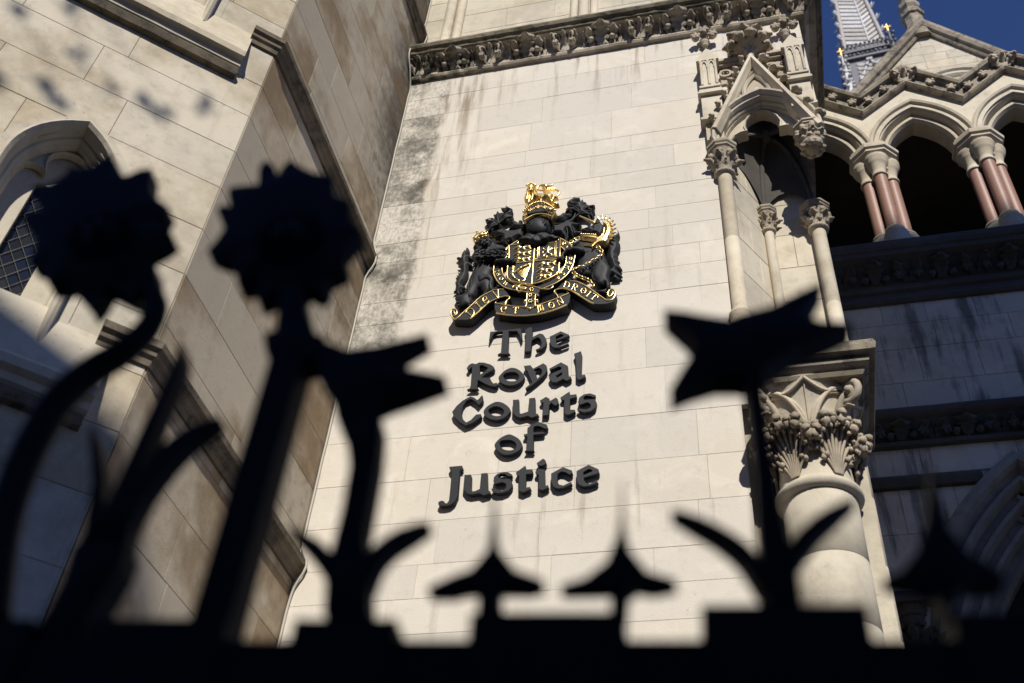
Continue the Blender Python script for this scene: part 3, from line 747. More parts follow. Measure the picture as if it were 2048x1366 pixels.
# cable down the corner
mb = MB(); pts = []
for z in np.arange(14.5, 2.0, -.16):
    y, x = 5.985, XS+.016
    for zc, zz in ((12.36, 1), (8.49, 1), (5.235, 1)):
        k = max(0, 1-abs(z-zc+.02)/.17)**.6; x += .085*k; y -= .02*k
    if 11.3 < z < 11.95: y -= .26*max(0, 1-abs(z-11.7)/.30)**.5; x += .01
    pts.append((x+.004*noise.noise(V((z*3, 0, 0))), y, z))
mb.tube(smooth(pts, 3, False), .0095, 6)
c = mb.build('cable', M_cable, None); c['label'] = 'thin pale cable running down the corner between bay and arms wall'; c['category'] = 'cable'

# ------------------------------------------------------------------ arcade wing on the right
wing = thing('arcade_wing', 'recessed stone wing with pointed arcade on red granite columns above a dark wall', 'building', (2.2, 7.5, 0))
SP, X0 = 1.065, 1.615                         # column spacing
XC = [X0+SP*i for i in (-1, 0, 1, 2, 3)]
hood_arch = arch(2.015, 4.6, 1.1, 2.2, 14)
ashlar(FR, wing, [7.34, 7.69, 8.09, 8.4, 8.68], .72, 5.5, M_shade, 31, .35, .75)
ashlar(FR, wing, [3.6, 4.05, 4.5, 4.9, 5.3, 5.72, 6.14, 6.56], .72, 5.5, M_shade, 32, .35, .75, arch_cut(arch(2.015, 4.6, 1.1, 2.2, 14), 3.0))
ashlar(FR, wing, [6.70, 6.98], .72, 5.5, M_shade, 33, .5, .9)
mb = MB(); mb.fbox(FR, .7, 5.5, 6.86, 9.29, -.5, -.01); mb.fbox(FR, .7, .92, 0, 6.3, -.5, -.01); mb.fbox(FR, 3.13, 5.5, 0, 6.859, -.5, -.012)
ha = arch(2.015, 4.6, 1.1, 2.2, 14)
mb.prism(FR, [(.9, 5.0)]+[p for p in ha[::-1] if p[0] < 2.01 and p[1] > 5.0]+[(2.012, 6.8), (2.012, 6.855), (.9, 6.855)], -.45, -.011)
mb.prism(FR, [(3.14, 6.857), (2.018, 6.857), (2.018, 6.8)]+[p for p in ha[::-1] if p[0] > 2.02 and p[1] > 5.0]+[(3.14, 5.0)], -.45, -.013)
mb.build('wall_core', M_mortar, wing)
def run(x0, x1): return wob([(x1, 7.5), (x0, 7.5)], .15)
BAL = [(d, z-.255) for d, z in [(-.05, 8.90), (.03, 8.91), (.05, 8.94), (.04, 8.98), (.02, 9.0), (.02, 9.04), (.05, 9.06), (.06, 9.09), (.05, 9.12), (.05, 9.18), (.08, 9.26), (.14, 9.33), (.2, 9.36), (.22, 9.37), (.225, 9.42), (.24, 9.43), (.255, 9.47), (.25, 9.52), (.22, 9.53), (.21, 9.58), (-.05, 9.6)]]
balc = moulding('balcony_cornice', run(.72, 5.5), BAL, M_soot_shade, wing)  # shadow on the balcony front is darkened into the stone colour
def relief_module(par, kind, z0, h, mat):
    mb = MB(); y = 7.5
    if kind:
        mb.leaf((0, y-.05, z0), (0, -.2, 1), (0, -1, 0), h*1.2, .17, 1.5, 4, 10)
        for sg in (-1, 1): mb.ball((sg*.09, y-.09, z0+.03), .035, 8, 6, .5, sg)
    else:
        for sg in (-1, 1):
            mb.leaf((sg*.02, y-.05, z0), (sg*.4, -.15, 1), (sg*.2, -1, 0), h*1.1, .1, 1.4, 3); rosette(mb, (sg*.09, y-.10, z0+.05), .045, 5)
    return mb.build('carved_leaf', mat, par, org=(0, y, z0))
ms = [relief_module(balc, k, 8.885, .22, M_soot_shade) for k in (0, 1)]
for i in range(15):
    x = 1.0+.3*i; o = ms[i % 2] if i < 2 else copy_to(ms[i % 2], balc, (x, 7.5, 8.885)); o.location = V((x, 7.5, 8.885))-origin(balc)
st = moulding('string_course', run(.72, 5.5), [(-.05, 6.96), (.05, 6.97), (.06, 7.0), (.04, 7.02), (.03, 7.04), (.04, 7.12), (.09, 7.2), (.12, 7.22), (.14, 7.24), (.15, 7.27), (.14, 7.30), (-.05, 7.36)], M_soot_shade, wing)
ms = [relief_module(st, k, 7.03, .17, M_soot_shade) for k in (0, 1)]
for i in range(18):
    x = .95+.26*i; o = ms[i % 2] if i < 2 else copy_to(ms[i % 2], st, (x, 7.52, 7.03)); o.location = V((x, 7.53, 7.03))-origin(st)
moulding('string_course', run(.72, 1.74), [(-.05, 6.56), (.04, 6.565), (.055, 6.6), (.065, 6.63), (.055, 6.66), (-.05, 6.69)], M_soot_shade, wing)
moulding('string_course', run(2.29, 5.5), [(-.05, 6.56), (.04, 6.565), (.055, 6.6), (.065, 6.63), (.055, 6.66), (-.05, 6.69)], M_soot_shade, wing)
# doorway arch
M_doorarch = stone('door_stone', (.36, .33, .285), (.2, .16, .11), .4, .35)
mb = MB()
mb.sweep(FR, [(3.115, 3.0)]+hood_arch+[(.915, 3.0)], [(-.03, -.2), (-.03, .03), (-.01, .07), (.03, .10), (.07, .09), (.09, .04), (.095, .0), (.13, -.02), (.15, .01), (.18, .01), (.20, -.05), (.21, -.10), (.25, -.10), (.27, -.07), (.30, -.075), (.32, -.13), (.33, -.18), (.37, -.18), (.39, -.15), (.42, -.16), (.44, -.22), (.45, -.27), (.49, -.27), (.52, -.24), (.55, -.30), (.55, -.5), (-.03, -.5)])
mb.build('door_arch', M_doorarch, wing)
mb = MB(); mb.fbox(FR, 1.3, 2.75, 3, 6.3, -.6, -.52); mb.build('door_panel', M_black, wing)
mb = MB(); c = FR.p(1.02, 5.22, .05)
for dx in (0, .1): mb.lathe((.985+dx, 7.44+dx*.8, 3.0), [(.05, 0), (.05, 2.05)], 12); shaft_capital(mb, (.985+dx, 7.44+dx*.8), .055, 5.05, 5.45)
mb.box(.86, 1.2, 7.3, 7.7, 5.45, 5.53); mb.build('door_capital', M_soot_shade, wing)

# arches, hood and columns
A_A, A_H, Z_SP = .405, .66, 11.05
mb = MB()
for i in range(4):
    cx = XC[i]+SP/2; x0, x1 = XC[i], XC[i+1]
    ex = [(cx+(x-cx)*1.05, z+.012) for x, z in arch(cx, Z_SP, .44, .71, 12)]
    mb.prism(FR, [(x1, Z_SP-.05), (x1, 11.75), (cx, 12.22), (x0, 11.75), (x0, Z_SP-.05)]+ex[::-1], -.36, -.03)
mb.build('spandrel_wall', M_plain, wing)
for i in range(4):
    cx = XC[i]+SP/2; mb = MB()
    mb.sweep(FR, [(cx+A_A, 10.98)]+arch(cx, Z_SP, A_A, A_H, 12)+[(cx-A_A, 10.98)],
             [(.05, -.34), (.05, -.16), (.03, -.12), (.0, -.115), (-.015, -.14), (-.02, -.17), (-.03, -.10), (-.04, -.06), (-.065, -.045), (-.085, -.06), (-.09, -.09), (-.10, -.04), (-.115, .0), (-.14, .012), (-.155, -.005), (-.165, -.02), (-.165, -.34)])
    mb.build('arch_moulding', M_plain, wing)
mb = MB(); hp = []
for i in range(4, -1, -1):
    hp.append((XC[i], 11.69))
    if i: hp.append((XC[i]-SP/2, 12.15))
HOOD = [(-.0, -.05), (.0, .03), (-.02, .05), (-.04, .045), (-.05, .02), (-.06, .005), (-.15, .02), (-.17, .05), (-.175, .085), (-.205, .10), (-.235, .09), (-.245, .05), (-.25, -.3), (-.0, -.3)]
mb.sweep(FR, hp, HOOD)
hood = mb.build('zigzag_hood', M_ledge, wing)
mb = MB(); rosette(mb, (0, 7.46, 0), .055, 5); bf = mb.build('ball_flower', M_carved, hood, org=(0, 7.46, 0)); n = 0
mb = MB()
for sg in (-1, 1):
    mb.leaf((sg*.03, 7.47, -.05), (sg*.6, -.1, 1), (sg*.4, -1, 0), .2, .11, 1.6, 3); rosette(mb, (sg*.09, 7.42, .06), .05)
mb.leaf((0, 7.47, -.06), (0, -.1, 1), (0, -1, 0), .2, .1, 1.5, 2)
pk = mb.build('peak_leaf', M_carved, hood, org=(0, 7.46, 0)); m = 0
for i in range(4):
    cx = XC[i]+SP/2
    for sg in (-1, 1):
        for t in (.47, .83):
            x = cx+sg*SP/2*t; z = 12.15-.46*t+.135
            q = bf if n == 0 else copy_to(bf, hood, (x, 7.46, z)); n += 1; q.location = V((x, 7.46, z))-origin(hood); q.rotation_euler = (0, n*.7, 0)
    q = pk if m == 0 else copy_to(pk, hood, (cx, 7.46, 12.25)); m += 1; q.location = V((cx, 7.46, 12.24))-origin(hood)
def arcade_column(x):
    y = 7.62; mb = MB()
    OC = R(22.5); bs = MB()
    mb.lathe((x, y, 0), [(.13, 10.70), (.15, 10.72), (.15, 10.75), (.185, 10.79), (.175, 10.81), (.21, 10.855), (.20, 10.87), (.245, 10.905), (.245, 10.93), (.27, 10.95), (.275, 10.99), (.25, 11.0), (.25, 11.04)], 8, False, OC)
    for dx, dy in ((0, -.105), (-.115, 0), (.115, 0), (0, .11)):
        mb.lathe((x+dx, y+dy, 0), [(.068, 10.56), (.082, 10.565), (.085, 10.58), (.08, 10.60), (.07, 10.61), (.072, 10.66), (.085, 10.72), (.10, 10.755), (.115, 10.78), (.115, 10.80), (.13, 10.82), (.13, 10.86)], 16)
        bs.lathe((x+dx, y+dy, 0), [(.14, 9.35), (.14, 9.54), (.125, 9.56), (.125, 9.62), (.115, 9.635), (.085, 9.65), (.08, 9.665), (.10, 9.68), (.10, 9.70), (.07, 9.715)], 16)
    c = mb.build('arcade_column', M_plain, wing, org=(x, y, 9.6)); bs.build('column_base', M_plain, c)
    for dx, dy in ((0, -.105), (-.115, 0), (.115, 0), (0, .11)):
        mb = MB(); mb.lathe((x+dx, y+dy, 0), [(.068, 9.71), (.068, 10.57)], 18); mb.build('granite_shaft', M_granite, c, org=(x+dx, y+dy, 9.7))
for x in XC[:4]: arcade_column(x)
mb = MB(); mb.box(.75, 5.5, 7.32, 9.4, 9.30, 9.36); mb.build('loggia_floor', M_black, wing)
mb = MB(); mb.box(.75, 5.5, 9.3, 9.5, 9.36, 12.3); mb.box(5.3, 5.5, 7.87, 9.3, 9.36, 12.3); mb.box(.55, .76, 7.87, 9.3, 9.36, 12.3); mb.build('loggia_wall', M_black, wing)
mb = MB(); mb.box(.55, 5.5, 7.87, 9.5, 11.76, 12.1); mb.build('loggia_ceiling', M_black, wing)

# gable behind the arcade
gab = thing('gabled_roof', 'pale stone gable with moulded coping and finial behind the arcade', 'gable', (3.2, 9.7, 12))
GX, GZ = 3.21, 16.40
def gz(x): return GZ-abs(x-GX)*1.33
zz = [12.0, 12.6, 13.1, 13.5, 13.9]+[14.2+.2*i for i in range(12)]
def gcut(p): q = half(p, 1.33, 1, GZ+1.33*GX-.02); return [half(q, -1.33, 1, GZ-1.33*GX-.02)] if len(q) > 2 else []
ashlar(FG, gab, zz, 0.3, 6.1, M_plain, 44, .25, .5, gcut, c=-.002, gap=.0012, ch=.002)
mb = MB(); mb.prism(FG, [(-.1, 12), (6.5, 12), (GX, GZ-.01)], -.6, -.012); mb.build('gable_core', M_mortar, gab)
mb = MB(); mb.sweep(FG, [(GX+3.0, GZ-3.99), (GX, GZ), (GX-3.0, GZ-3.99)], [(.03, -.05), (.03, .04), (.0, .06), (-.02, .05), (-.04, .10), (-.09, .12), (-.14, .12), (-.17, .09), (-.18, -.6), (0, -.6)]); mb.build('gable_coping', M_ledge, gab)
mb = MB(); mb.lathe((GX-.03, 9.6, 0), [(.22, 16.25), (.20, 16.55), (.15, 16.66), (.145, 16.95), (.18, 16.98), (.19, 17.05), (.15, 17.1), (.11, 17.16), (.12, 17.2), (.16, 17.26), (.17, 17.33), (.14, 17.4), (.09, 17.46), (.1, 17.52), (.13, 17.56), (.05, 17.7)], 8, False, R(22.5)); mb.build('finial', M_ledge, gab)
mb = MB(); mb.sweep(FG, arc(GX+.2, 14.52, .62, 0, 180, 18), [(.06, -.02), (.06, .03), (.02, .06), (-.02, .06), (-.05, .09), (-.10, .10), (-.12, .06), (-.12, -.02)])
mb.sweep(FG, arc(GX+.2, 14.52, .50, 0, 180, 18), [(.03, -.02), (.03, .02), (-.03, .03), (-.03, -.02)])
for k in range(15): a = R(8+k*11.7); mb.ball(FG.p(GX+.2+.44*math.cos(a), 14.52+.44*math.sin(a), .02), .03, 6, 4)
mb.build('window_arch', M_plain, gab)

# ------------------------------------------------------------------ spire far behind
spire = thing('lead_spire', 'slender grey lead spire with chevron panels and small gilded crosses', 'spire', (4.72, 20, 20))
SX, SY = 4.83, 20.0
def hw(z): return .40+(36-z)*.046
TURN = R(-4)
def cp(x, y, z): return V((SX+x*math.cos(TURN)-y*math.sin(TURN), SY+x*math.sin(TURN)+y*math.cos(TURN), z))
CN = [(-1, -1), (1, -1), (1, 1), (-1, 1)]
def corner(k, z, f=1): return cp(CN[k % 4][0]*hw(z)*f, CN[k % 4][1]*hw(z)*f, z)
zb, zt = 31.75, 42.0
mb = MB(); mb.add([corner(k, zb, .95) for k in range(4)]+[corner(k, zt, .9) for k in range(4)], [(k, (k+1) % 4, 4+(k+1) % 4, 4+k) for k in range(4)]+[(4, 5, 6, 7)])
mb.build('spire_core', M_darklead, spire)
rg = random.Random(8)
def slat(z, k, t0, t1, d0, d1, h, f=1):         # one lead slat on face k between fractions t0 and t1 of its width
    mb = MB(); pts = []
    for zz, ff in ((0, 1.0*f), (h, 1.03*f)):
        for t, d in ((t0, d0), (t1, d1)):
            z_ = z+zz+d; pts.append(corner(k, z_, ff).lerp(corner(k+1, z_, ff), t))
    q = [p.lerp(V((SX, SY, p.z)), .09) for p in pts]
    mb.add(pts+q, [(0, 1, 3, 2), (4, 6, 7, 5), (0, 4, 5, 1), (2, 3, 7, 6), (0, 2, 6, 4), (1, 5, 7, 3)])
    return mb.build('slat', rg.choice([M_slat, M_slat, M_slat2, M_slat3]), spire)
M_slat = simple('lead_slat', (.36, .325, .295), .6, .4, 0, .25, 9, .5); M_slat2 = simple('brown_slat', (.25, .20, .18), .6, .4, 0, .25, 9, .5); M_slat3 = simple('pale_slat', (.47, .455, .435), .6, .4, 0, .25, 9, .4)
for k in (0, 1, 3):
    z = zb+.25
    while z < 39.5:
        if k == 3: slat(z, k, .06, .94, 0, 0, .15)
        else:
            slat(z, k, .05, .62, .12, -.16, .165); slat(z, k, .66, .95, -.16, .12, .165)
        z += .27 if k != 3 else .34
for k in range(4):
    mb = MB(); mb.tube([corner(k, zb, 1.02), corner(k, zt, 1.02)], [.075, .05], 6); mb.build('edge_roll', M_slat, spire)
mb = MB(); mb.tube([corner(0, zb, 1.03).lerp(corner(1, zb, 1.03), .64), corner(0, zt, 1.03).lerp(corner(1, zt, 1.03), .64)], .03, 5); mb.build('centre_roll', M_leadroof, spire)
mb = MB(); mb.leaf((0, 0, 0), (.6, 0, .6), (0, 0, 1), .26, .09, 1.2, 2); mb.tube([(0, 0, -.03), (.14, 0, .02), (.22, 0, .1)], [.03, .03, .015], 5)
ck = mb.build('crocket', M_leadroof, spire, org=(0, 0, 0)); n = 0
for k in range(4):
    for j in range(9):
        z = 32.6+j*.82; p = corner(k, z, 1.05); q = ck if n == 0 else copy_to(ck, spire, p); n += 1
        q.location = p-origin(spire); q.rotation_euler = (0, 0, math.atan2(CN[k][1], CN[k][0])+TURN)
mb = MB()
for z0, z1, f in ((24, 29.6, 1.0), (29.6, 31.3, 1.0), (31.3, 31.4, 1.18), (31.4, 31.62, 1.1), (31.62, 31.74, 1.22)):
    e = hw(31.7)*f; mb.add([cp(sx*e, sy*e, z) for z in (z0, z1-.002) for sx, sy in CN], [(0, 1, 5, 4), (1, 2, 6, 5), (2, 3, 7, 6), (3, 0, 4, 7), (4, 5, 6, 7), (3, 2, 1, 0)])
mb.build('lantern_stage', M_darklead, spire)
for k in (0, 1, 3):
    z = 29.2
    while z < 31.1: 
        e = .96; slat(z, k, .2, .56, .10, -.10, .15, .98); slat(z, k, .58, .82, -.10, .10, .15, .98); z += .24
mb = MB(); e = hw(31.7)*1.2
for k in range(4):
    a, b = cp(CN[k][0]*e, CN[k][1]*e, 0), cp(CN[(k+1) % 4][0]*e, CN[(k+1) % 4][1]*e, 0); o_ = ((a+b)/2-V((SX, SY, 0))).normalized()
    for j in range(11):
        p = a.lerp(b, (j+.5)/11)
        mb.ball(p+Z*31.5-o_*.05, .065, 6, 4, .7, j); mb.leaf(p+Z*31.72, Z, o_, .24, .12, .9, 2); mb.ball(p+Z*31.93+o_*.05, .05, 6, 4, .6, j)
mb.build('tracery_band', M_darklead, spire)['kind'] = 'stuff'
for k in range(4):
    e = hw(31.7)*1.28; p = cp(CN[k][0]*e, CN[k][1]*e, 0); tz = (31.5, 32.3, 32.1, 31.9)[k]; mb = MB()
    mb.lathe(p, [(.10, 26), (.10, tz-1.1), (.13, tz-1.08), (.13, tz-1.0), (.08, tz-.95), (.025, tz)], 6, False)
    for j in range(9):
        for q in range(4): a = q*1.57+.5*j; mb.ball(p+V((math.cos(a)*.13, math.sin(a)*.13, tz-2.4+j*.27)), .06, 5, 4, .7, j+q)
    pin = mb.build('pinnacle', M_slat3 if k in (0, 3) else M_darklead, spire, org=p+Z*30)
    if k < 2:
        mb = MB(); c = p+Z*tz; mb.box(c.x-.016, c.x+.016, c.y-.016, c.y+.016, tz-.05, tz+.38); mb.box(c.x-.10, c.x+.10, c.y-.016, c.y+.016, tz+.22, tz+.25); mb.ball(c+Z*.40, .03, 7, 5); mb.ball(c+V((.10, 0, .235)), .028, 7, 5); mb.ball(c+V((-.10, 0, .235)), .028, 7, 5); mb.build('gilded_cross', M_gilt, pin)
    a, b = cp(CN[k][0]*hw(31.7)*1.08, CN[k][1]*hw(31.7)*1.08, 0), cp(CN[(k+1) % 4][0]*hw(31.7)*1.08, CN[(k+1) % 4][1]*hw(31.7)*1.08, 0); mb = MB()
    for t0, t1 in ((0, .5), (1, .5)):
        q0, q1 = a.lerp(b, t0)+Z*29.3, a.lerp(b, t1)+Z*31.2
        mb.tube([q0, q1], .05, 5)
        for j in range(8): mb.ball(q0.lerp(q1, (j+.5)/8), .085, 6, 4, .7, j)
    for j in range(5): mb.ball(a.lerp(b, .1+.2*j)+Z*(29.0+.15*(j % 2)), .12, 6, 4, .7, j)
    mb.build('gablet', M_slat3 if k % 2 == 0 else M_leadroof, spire)

# ------------------------------------------------------------------ raised lettering
sign = thing('wall_sign', 'raised black lettering reading The Royal Courts of Justice under the coat of arms', 'sign', (-1.65, 5.97, 5.6))
def crop(ox, oy, k): return lambda pts, F, c: [F.px(ox+x*k, oy+y*k, c) for x, y in pts]
G1, G2, G3 = crop(970, 645, .08789), crop(920, 695, .12695), crop(895, 775, .15137)
G4, G5, G6 = crop(980, 840, .06222), crop(870, 915, .0842), crop(1030, 915, .08545)
def letter(C, out, hole=None, rnd=False):
    q = .042
    p = C(out, FM, q); h = C(hole, FM, q) if hole else None
    if rnd: p = smooth(p, 3); h = smooth(h, 3) if h else None
    cu = bpy.data.curves.new('letter', 'CURVE'); cu.dimensions = '2D'; cu.fill_mode = 'BOTH'
    cx = sum(a for a, b in p)/len(p); cz = sum(b for a, b in p)/len(p)
    for lp in [p]+([h] if h else []):
        s = cu.splines.new('POLY'); s.points.add(len(lp)-1); s.use_cyclic_u = True
        for k, (a, b) in zip(s.points, lp): k.co = (a-cx, b-cz, 0, 1)
    cu.extrude = .0145; cu.bevel_depth = .0022; cu.bevel_resolution = 0; cu.offset = -.002
    t = bpy.data.objects.new('letter', cu); COL.objects.link(t)
    me = bpy.data.meshes.new_from_object(t.evaluated_get(bpy.context.evaluated_depsgraph_get()))
    bpy.data.objects.remove(t)
    me.transform(Matrix.Rotation(math.pi/2, 4, 'X')); me.materials.clear(); me.materials.append(M_paint)
    o = bpy.data.objects.new('letter', me); COL.objects.link(o); o.parent = sign
    o.location = FM.p(cx, cz, q-.0167)-origin(sign)
    mb = MB()
LET = [
 (G1, [(120,208),(820,130),(842,385),(828,405),(785,290),(725,195),(540,195),(520,690),(548,688),(565,712),(285,725),(330,692),(365,680),(400,208),(300,212),(220,235),(170,300),(140,370),(105,425),(90,400)], None, 0),
 (G1, [(910,155),(1055,95),(1078,150),(1070,335),(1150,290),(1240,245),(1320,262),(1385,360),(1400,450),(1370,540),(1290,600),(1165,640),(1150,612),(1230,575),(1285,500),(1280,430),(1250,365),(1190,335),(1065,400),(1040,655),(900,665),(922,290),(910,180)], None, 0),
 (G1, [(1475,315),(1720,195),(1905,270),(1920,300),(1612,412),(1620,450),(1660,510),(1730,525),(1890,465),(1905,490),(1700,570),(1600,575),(1530,550),(1480,480)], [(1610,320),(1720,262),(1795,285),(1770,312),(1605,390)], 0),
 (G2, [(105,320),(140,270),(190,245),(250,258),(300,232),(380,235),(480,265),(530,300),(545,335),(400,420),(330,470),(470,475),(500,540),(530,565),(570,550),(600,580),(585,605),(540,615),(460,600),(370,560),(280,505),(265,625),(290,650),(110,660),(150,640),(168,600),(190,300),(160,330),(150,355),(115,350)], [(310,285),(350,275),(440,320),(400,375),(300,430)], 0),
 (G2, [(605,480),(640,420),(720,350),(820,315),(920,345),(1000,420),(1010,480),(960,540),(880,585),(800,600),(720,590),(640,550)], [(680,440),(730,400),(830,388),(890,400),(930,450),(900,510),(830,530),(750,520),(700,485)], 1),
 (G2, [(1010,285),(1110,275),(1150,330),(1310,245),(1360,280),(1372,370),(1330,430),(1230,520),(1130,600),(1035,660),(1028,635),(1135,550),(1105,480),(1060,370),(1010,310)], [(1168,345),(1240,318),(1290,350),(1290,400),(1220,490),(1192,410)], 0),
 (G2, [(1405,330),(1590,230),(1695,285),(1705,450),(1745,455),(1755,485),(1680,525),(1625,495),(1520,550),(1450,545),(1405,490),(1402,450),(1440,410),(1590,345),(1600,315),(1560,300),(1415,357)], [(1510,440),(1605,388),(1605,430),(1525,475)], 0),
 (G2, [(1795,95),(1905,55),(1920,110),(1908,430),(1970,428),(1980,462),(1880,510),(1830,480),(1830,300),(1820,180),(1800,130)], None, 0),
 (G3, [(60,320),(120,240),(200,170),(300,115),(345,128),(395,165),(458,97),(470,170),(415,235),(370,190),(310,150),(250,175),(200,250),(180,330),(195,410),(245,460),(310,425),(375,355),(440,348),(452,380),(340,465),(235,505),(160,455),(80,380)], None, 0),
 (G3, [(475,320),(510,260),(590,205),(660,185),(740,205),(810,260),(830,310),(790,370),(720,415),(640,430),(560,415),(500,380)], [(540,295),(590,260),(650,250),(720,275),(745,320),(720,360),(650,375),(590,360),(550,330)], 1),
 (G3, [(865,160),(940,155),(945,330),(970,345),(1050,320),(1068,310),(1078,140),(1155,132),(1160,340),(1190,345),(1205,368),(1110,400),(1060,375),(960,400),(900,380),(860,330)], None, 0),
 (G3, [(1220,170),(1300,120),(1345,145),(1345,180),(1430,130),(1455,150),(1470,215),(1420,240),(1370,200),(1345,230),(1335,365),(1255,370),(1265,200),(1235,200)], None, 0),
 (G3, [(1490,130),(1610,50),(1620,95),(1700,85),(1705,125),(1620,150),(1610,290),(1680,290),(1690,318),(1590,365),(1540,342),(1540,165),(1505,165)], None, 0),
 (G3, [(1725,190),(1740,130),(1800,88),(1880,73),(1955,98),(1942,132),(1885,112),(1825,107),(1795,130),(1805,160),(1945,150),(1970,200),(1958,265),(1890,315),(1800,330),(1735,310),(1710,278),(1775,282),(1835,288),(1888,262),(1890,220),(1850,195),(1750,228)], None, 0),
 (G4, [(140,820),(200,700),(320,580),(480,490),(620,455),(760,500),(920,600),(1010,730),(1030,850),(960,960),(820,1050),(650,1110),(500,1120),(360,1080),(220,960)], [(310,710),(420,650),(560,640),(700,655),(830,750),(830,880),(740,950),(600,970),(450,940),(340,850)], 1),
 (G4, [(1200,255),(1300,170),(1545,45),(1825,145),(1860,245),(1780,290),(1640,220),(1520,185),(1420,210),(1390,270),(1390,400),(1730,370),(1745,435),(1395,470),(1390,950),(1420,985),(1110,1000),(1170,955),(1190,520),(1095,525),(1080,455),(1195,435)], None, 0),
 (G5, [(335,215),(640,190),(665,260),(590,300),(580,400),(540,900),(480,1040),(380,1120),(250,1150),(120,1150),(75,1100),(80,1050),(150,1020),(210,1035),(240,1080),(280,1085),(330,1020),(360,740),(395,330),(350,280)], None, 0),
 (G5, [(700,410),(850,400),(865,450),(855,760),(890,800),(960,790),(1060,740),(1095,375),(1240,360),(1250,780),(1300,790),(1320,848),(1150,900),(1060,850),(880,880),(760,860),(670,740)], None, 0),
 (G5, [(1385,560),(1400,460),(1480,380),(1620,340),(1740,350),(1830,400),(1830,440),(1740,450),(1650,390),(1560,390),(1500,430),(1520,490),(1620,510),(1780,500),(1830,600),(1835,690),(1760,780),(1620,840),(1480,850),(1385,825),(1335,740),(1400,715),(1500,770),(1620,780),(1690,700),(1680,620),(1600,590),(1420,630)], None, 0),
 (G6, [(15,350),(240,185),(260,275),(400,270),(415,330),(408,378),(260,390),(240,700),(350,685),(375,738),(190,818),(90,778),(90,430),(40,420)], None, 0),
 (G6, [(505,130),(655,20),(710,60),(735,140),(620,200),(530,180)], None, 0),
 (G6, [(470,330),(560,260),(690,280),(700,660),(770,640),(790,698),(640,768),(545,738),(550,400),(490,390)], None, 0),
 (G6, [(845,370),(1120,220),(1330,300),(1350,370),(1270,400),(1170,340),(1080,330),(1000,380),(985,540),(1030,630),(1130,650),(1310,565),(1335,620),(1150,705),(1010,728),(900,688),(840,570)], None, 0),
 (G6, [(1440,310),(1720,165),(1950,270),(1975,360),(1610,470),(1620,540),(1680,600),(1750,610),(1910,520),(1945,588),(1740,668),(1600,678),(1500,638),(1435,540)], [(1600,340),(1730,265),(1815,295),(1790,330),(1595,410)], 0),
]
for L in LET: letter(*L)

# ------------------------------------------------------------------ coat of arms
FA = Frame((0, 5.957, 0), (1, 0, 0))
arms = thing('coat_of_arms', 'black and gold royal coat of arms with lion, unicorn and ribbon on the pale wall', 'coat of arms', (-1.65, 5.95, 7.6))
CA, CB, CC = crop(895, 450, .14639), crop(960, 380, .08785), crop(1035, 360, .09518)
CD, CE, CF = crop(980, 465, .09885), crop(1110, 420, .16847), crop(980, 560, .08789)
def rel(name, C, pts, edge, bulge=0, rad=.03, mat=None, par=arms, back=-.036, sm=2, mb=None, **k):
    b = mb or MB(); p = C(pts, FA, edge+bulge*.5)
    b.relief(FA, smooth(p, sm) if sm > 1 else p, back, edge, bulge, rad, **k)
    return b if mb else b.build(name, mat or M_paint, par)
def line(mb, C, pts, c, r=.0045, sm=3): 
    p = C(pts, FA, c); p = smooth(p, sm, False) if sm > 1 and len(p) > 2 else p
    mb.tube([FA.p(a, b, c) for a, b in p], r, 6)
# lion supporter
LION = [(350,275),(345,300),(378,318),(372,350),(388,395),(370,412),(378,455),(385,490),(362,545),(340,610),(305,685),(275,760),(250,820),(236,880),(212,932),(150,952),(90,975),(112,1000),(105,1030),(128,1048),(100,1062),(132,1082),(150,1110),(140,1130),(200,1124),(245,1108),(290,1108),(322,1085),(352,1058),(335,1040),(362,1020),(332,990),(365,970),(392,930),(415,878),(440,862),(452,900),(472,925),(460,962),(485,985),(515,970),(545,940),(605,915),(680,872),(702,852),(660,838),(630,852),(622,800),(638,742),(620,692),(598,655),(640,600),(640,520),(632,488),(660,470),(700,490),(760,505),(850,512),(905,505),(932,480),(905,455),(862,448),(822,452),(785,440),(800,412),(772,390),(800,352),(812,312),(760,272),(690,258),(640,228),(612,200),(612,165),(585,152),(550,162),(480,178),(400,222)]
lion = rel('lion_supporter', CA, LION, .0, .05, .075, back=-.03)
MANE = [(352,278),(345,300),(378,320),(372,352),(390,396),(376,420),(395,452),(418,440),(430,470),(460,450),(480,478),(510,460),(540,482),(570,470),(600,488),(640,470),(690,478),(730,450),(775,440),(800,412),(772,390),(800,352),(812,312),(760,272),(690,258),(640,228),(612,200),(590,170),(500,170),(400,222)]
rel('mane', CA, MANE, .045, .03, .05, par=lion, back=.0, amp=.006, freq=34)
rel('face', CA, [(400,225),(450,190),(540,175),(585,190),(600,230),(580,265),(540,290),(470,285),(420,265)], .075, .03, .03, par=lion, back=.04, roof=1, g=.007)
mb = MB(); rg = random.Random(2)
for row, y in enumerate((305, 345, 385, 425)):
    for x in range(410+16*(row % 2), 770-8*abs(row-2), 38):
        if row < 2 and x < 600 and x > 400 and row == 0: continue
        a_, b_ = CA([(x+rg.uniform(-9, 9), y+rg.uniform(-9, 9))], FA, .075)[0]; mb.leaf(FA.p(a_, b_, .072+.006*row), V((rg.uniform(-.3, .3)+(x-560)/400, -.22, -1)), V((0, -1, 0)), .055+rg.uniform(-.01, .01), .036, .5, 1, 6, .25)
mb.build('mane_tufts', M_paint, lion)['kind'] = 'stuff'
rel('foreleg', CA, [(640,468),(700,462),(780,448),(860,446),(910,456),(932,482),(905,507),(850,512),(760,506),(690,500),(640,500)], .085, .025, .025, par=lion, back=.05, amp=.008, freq=40)
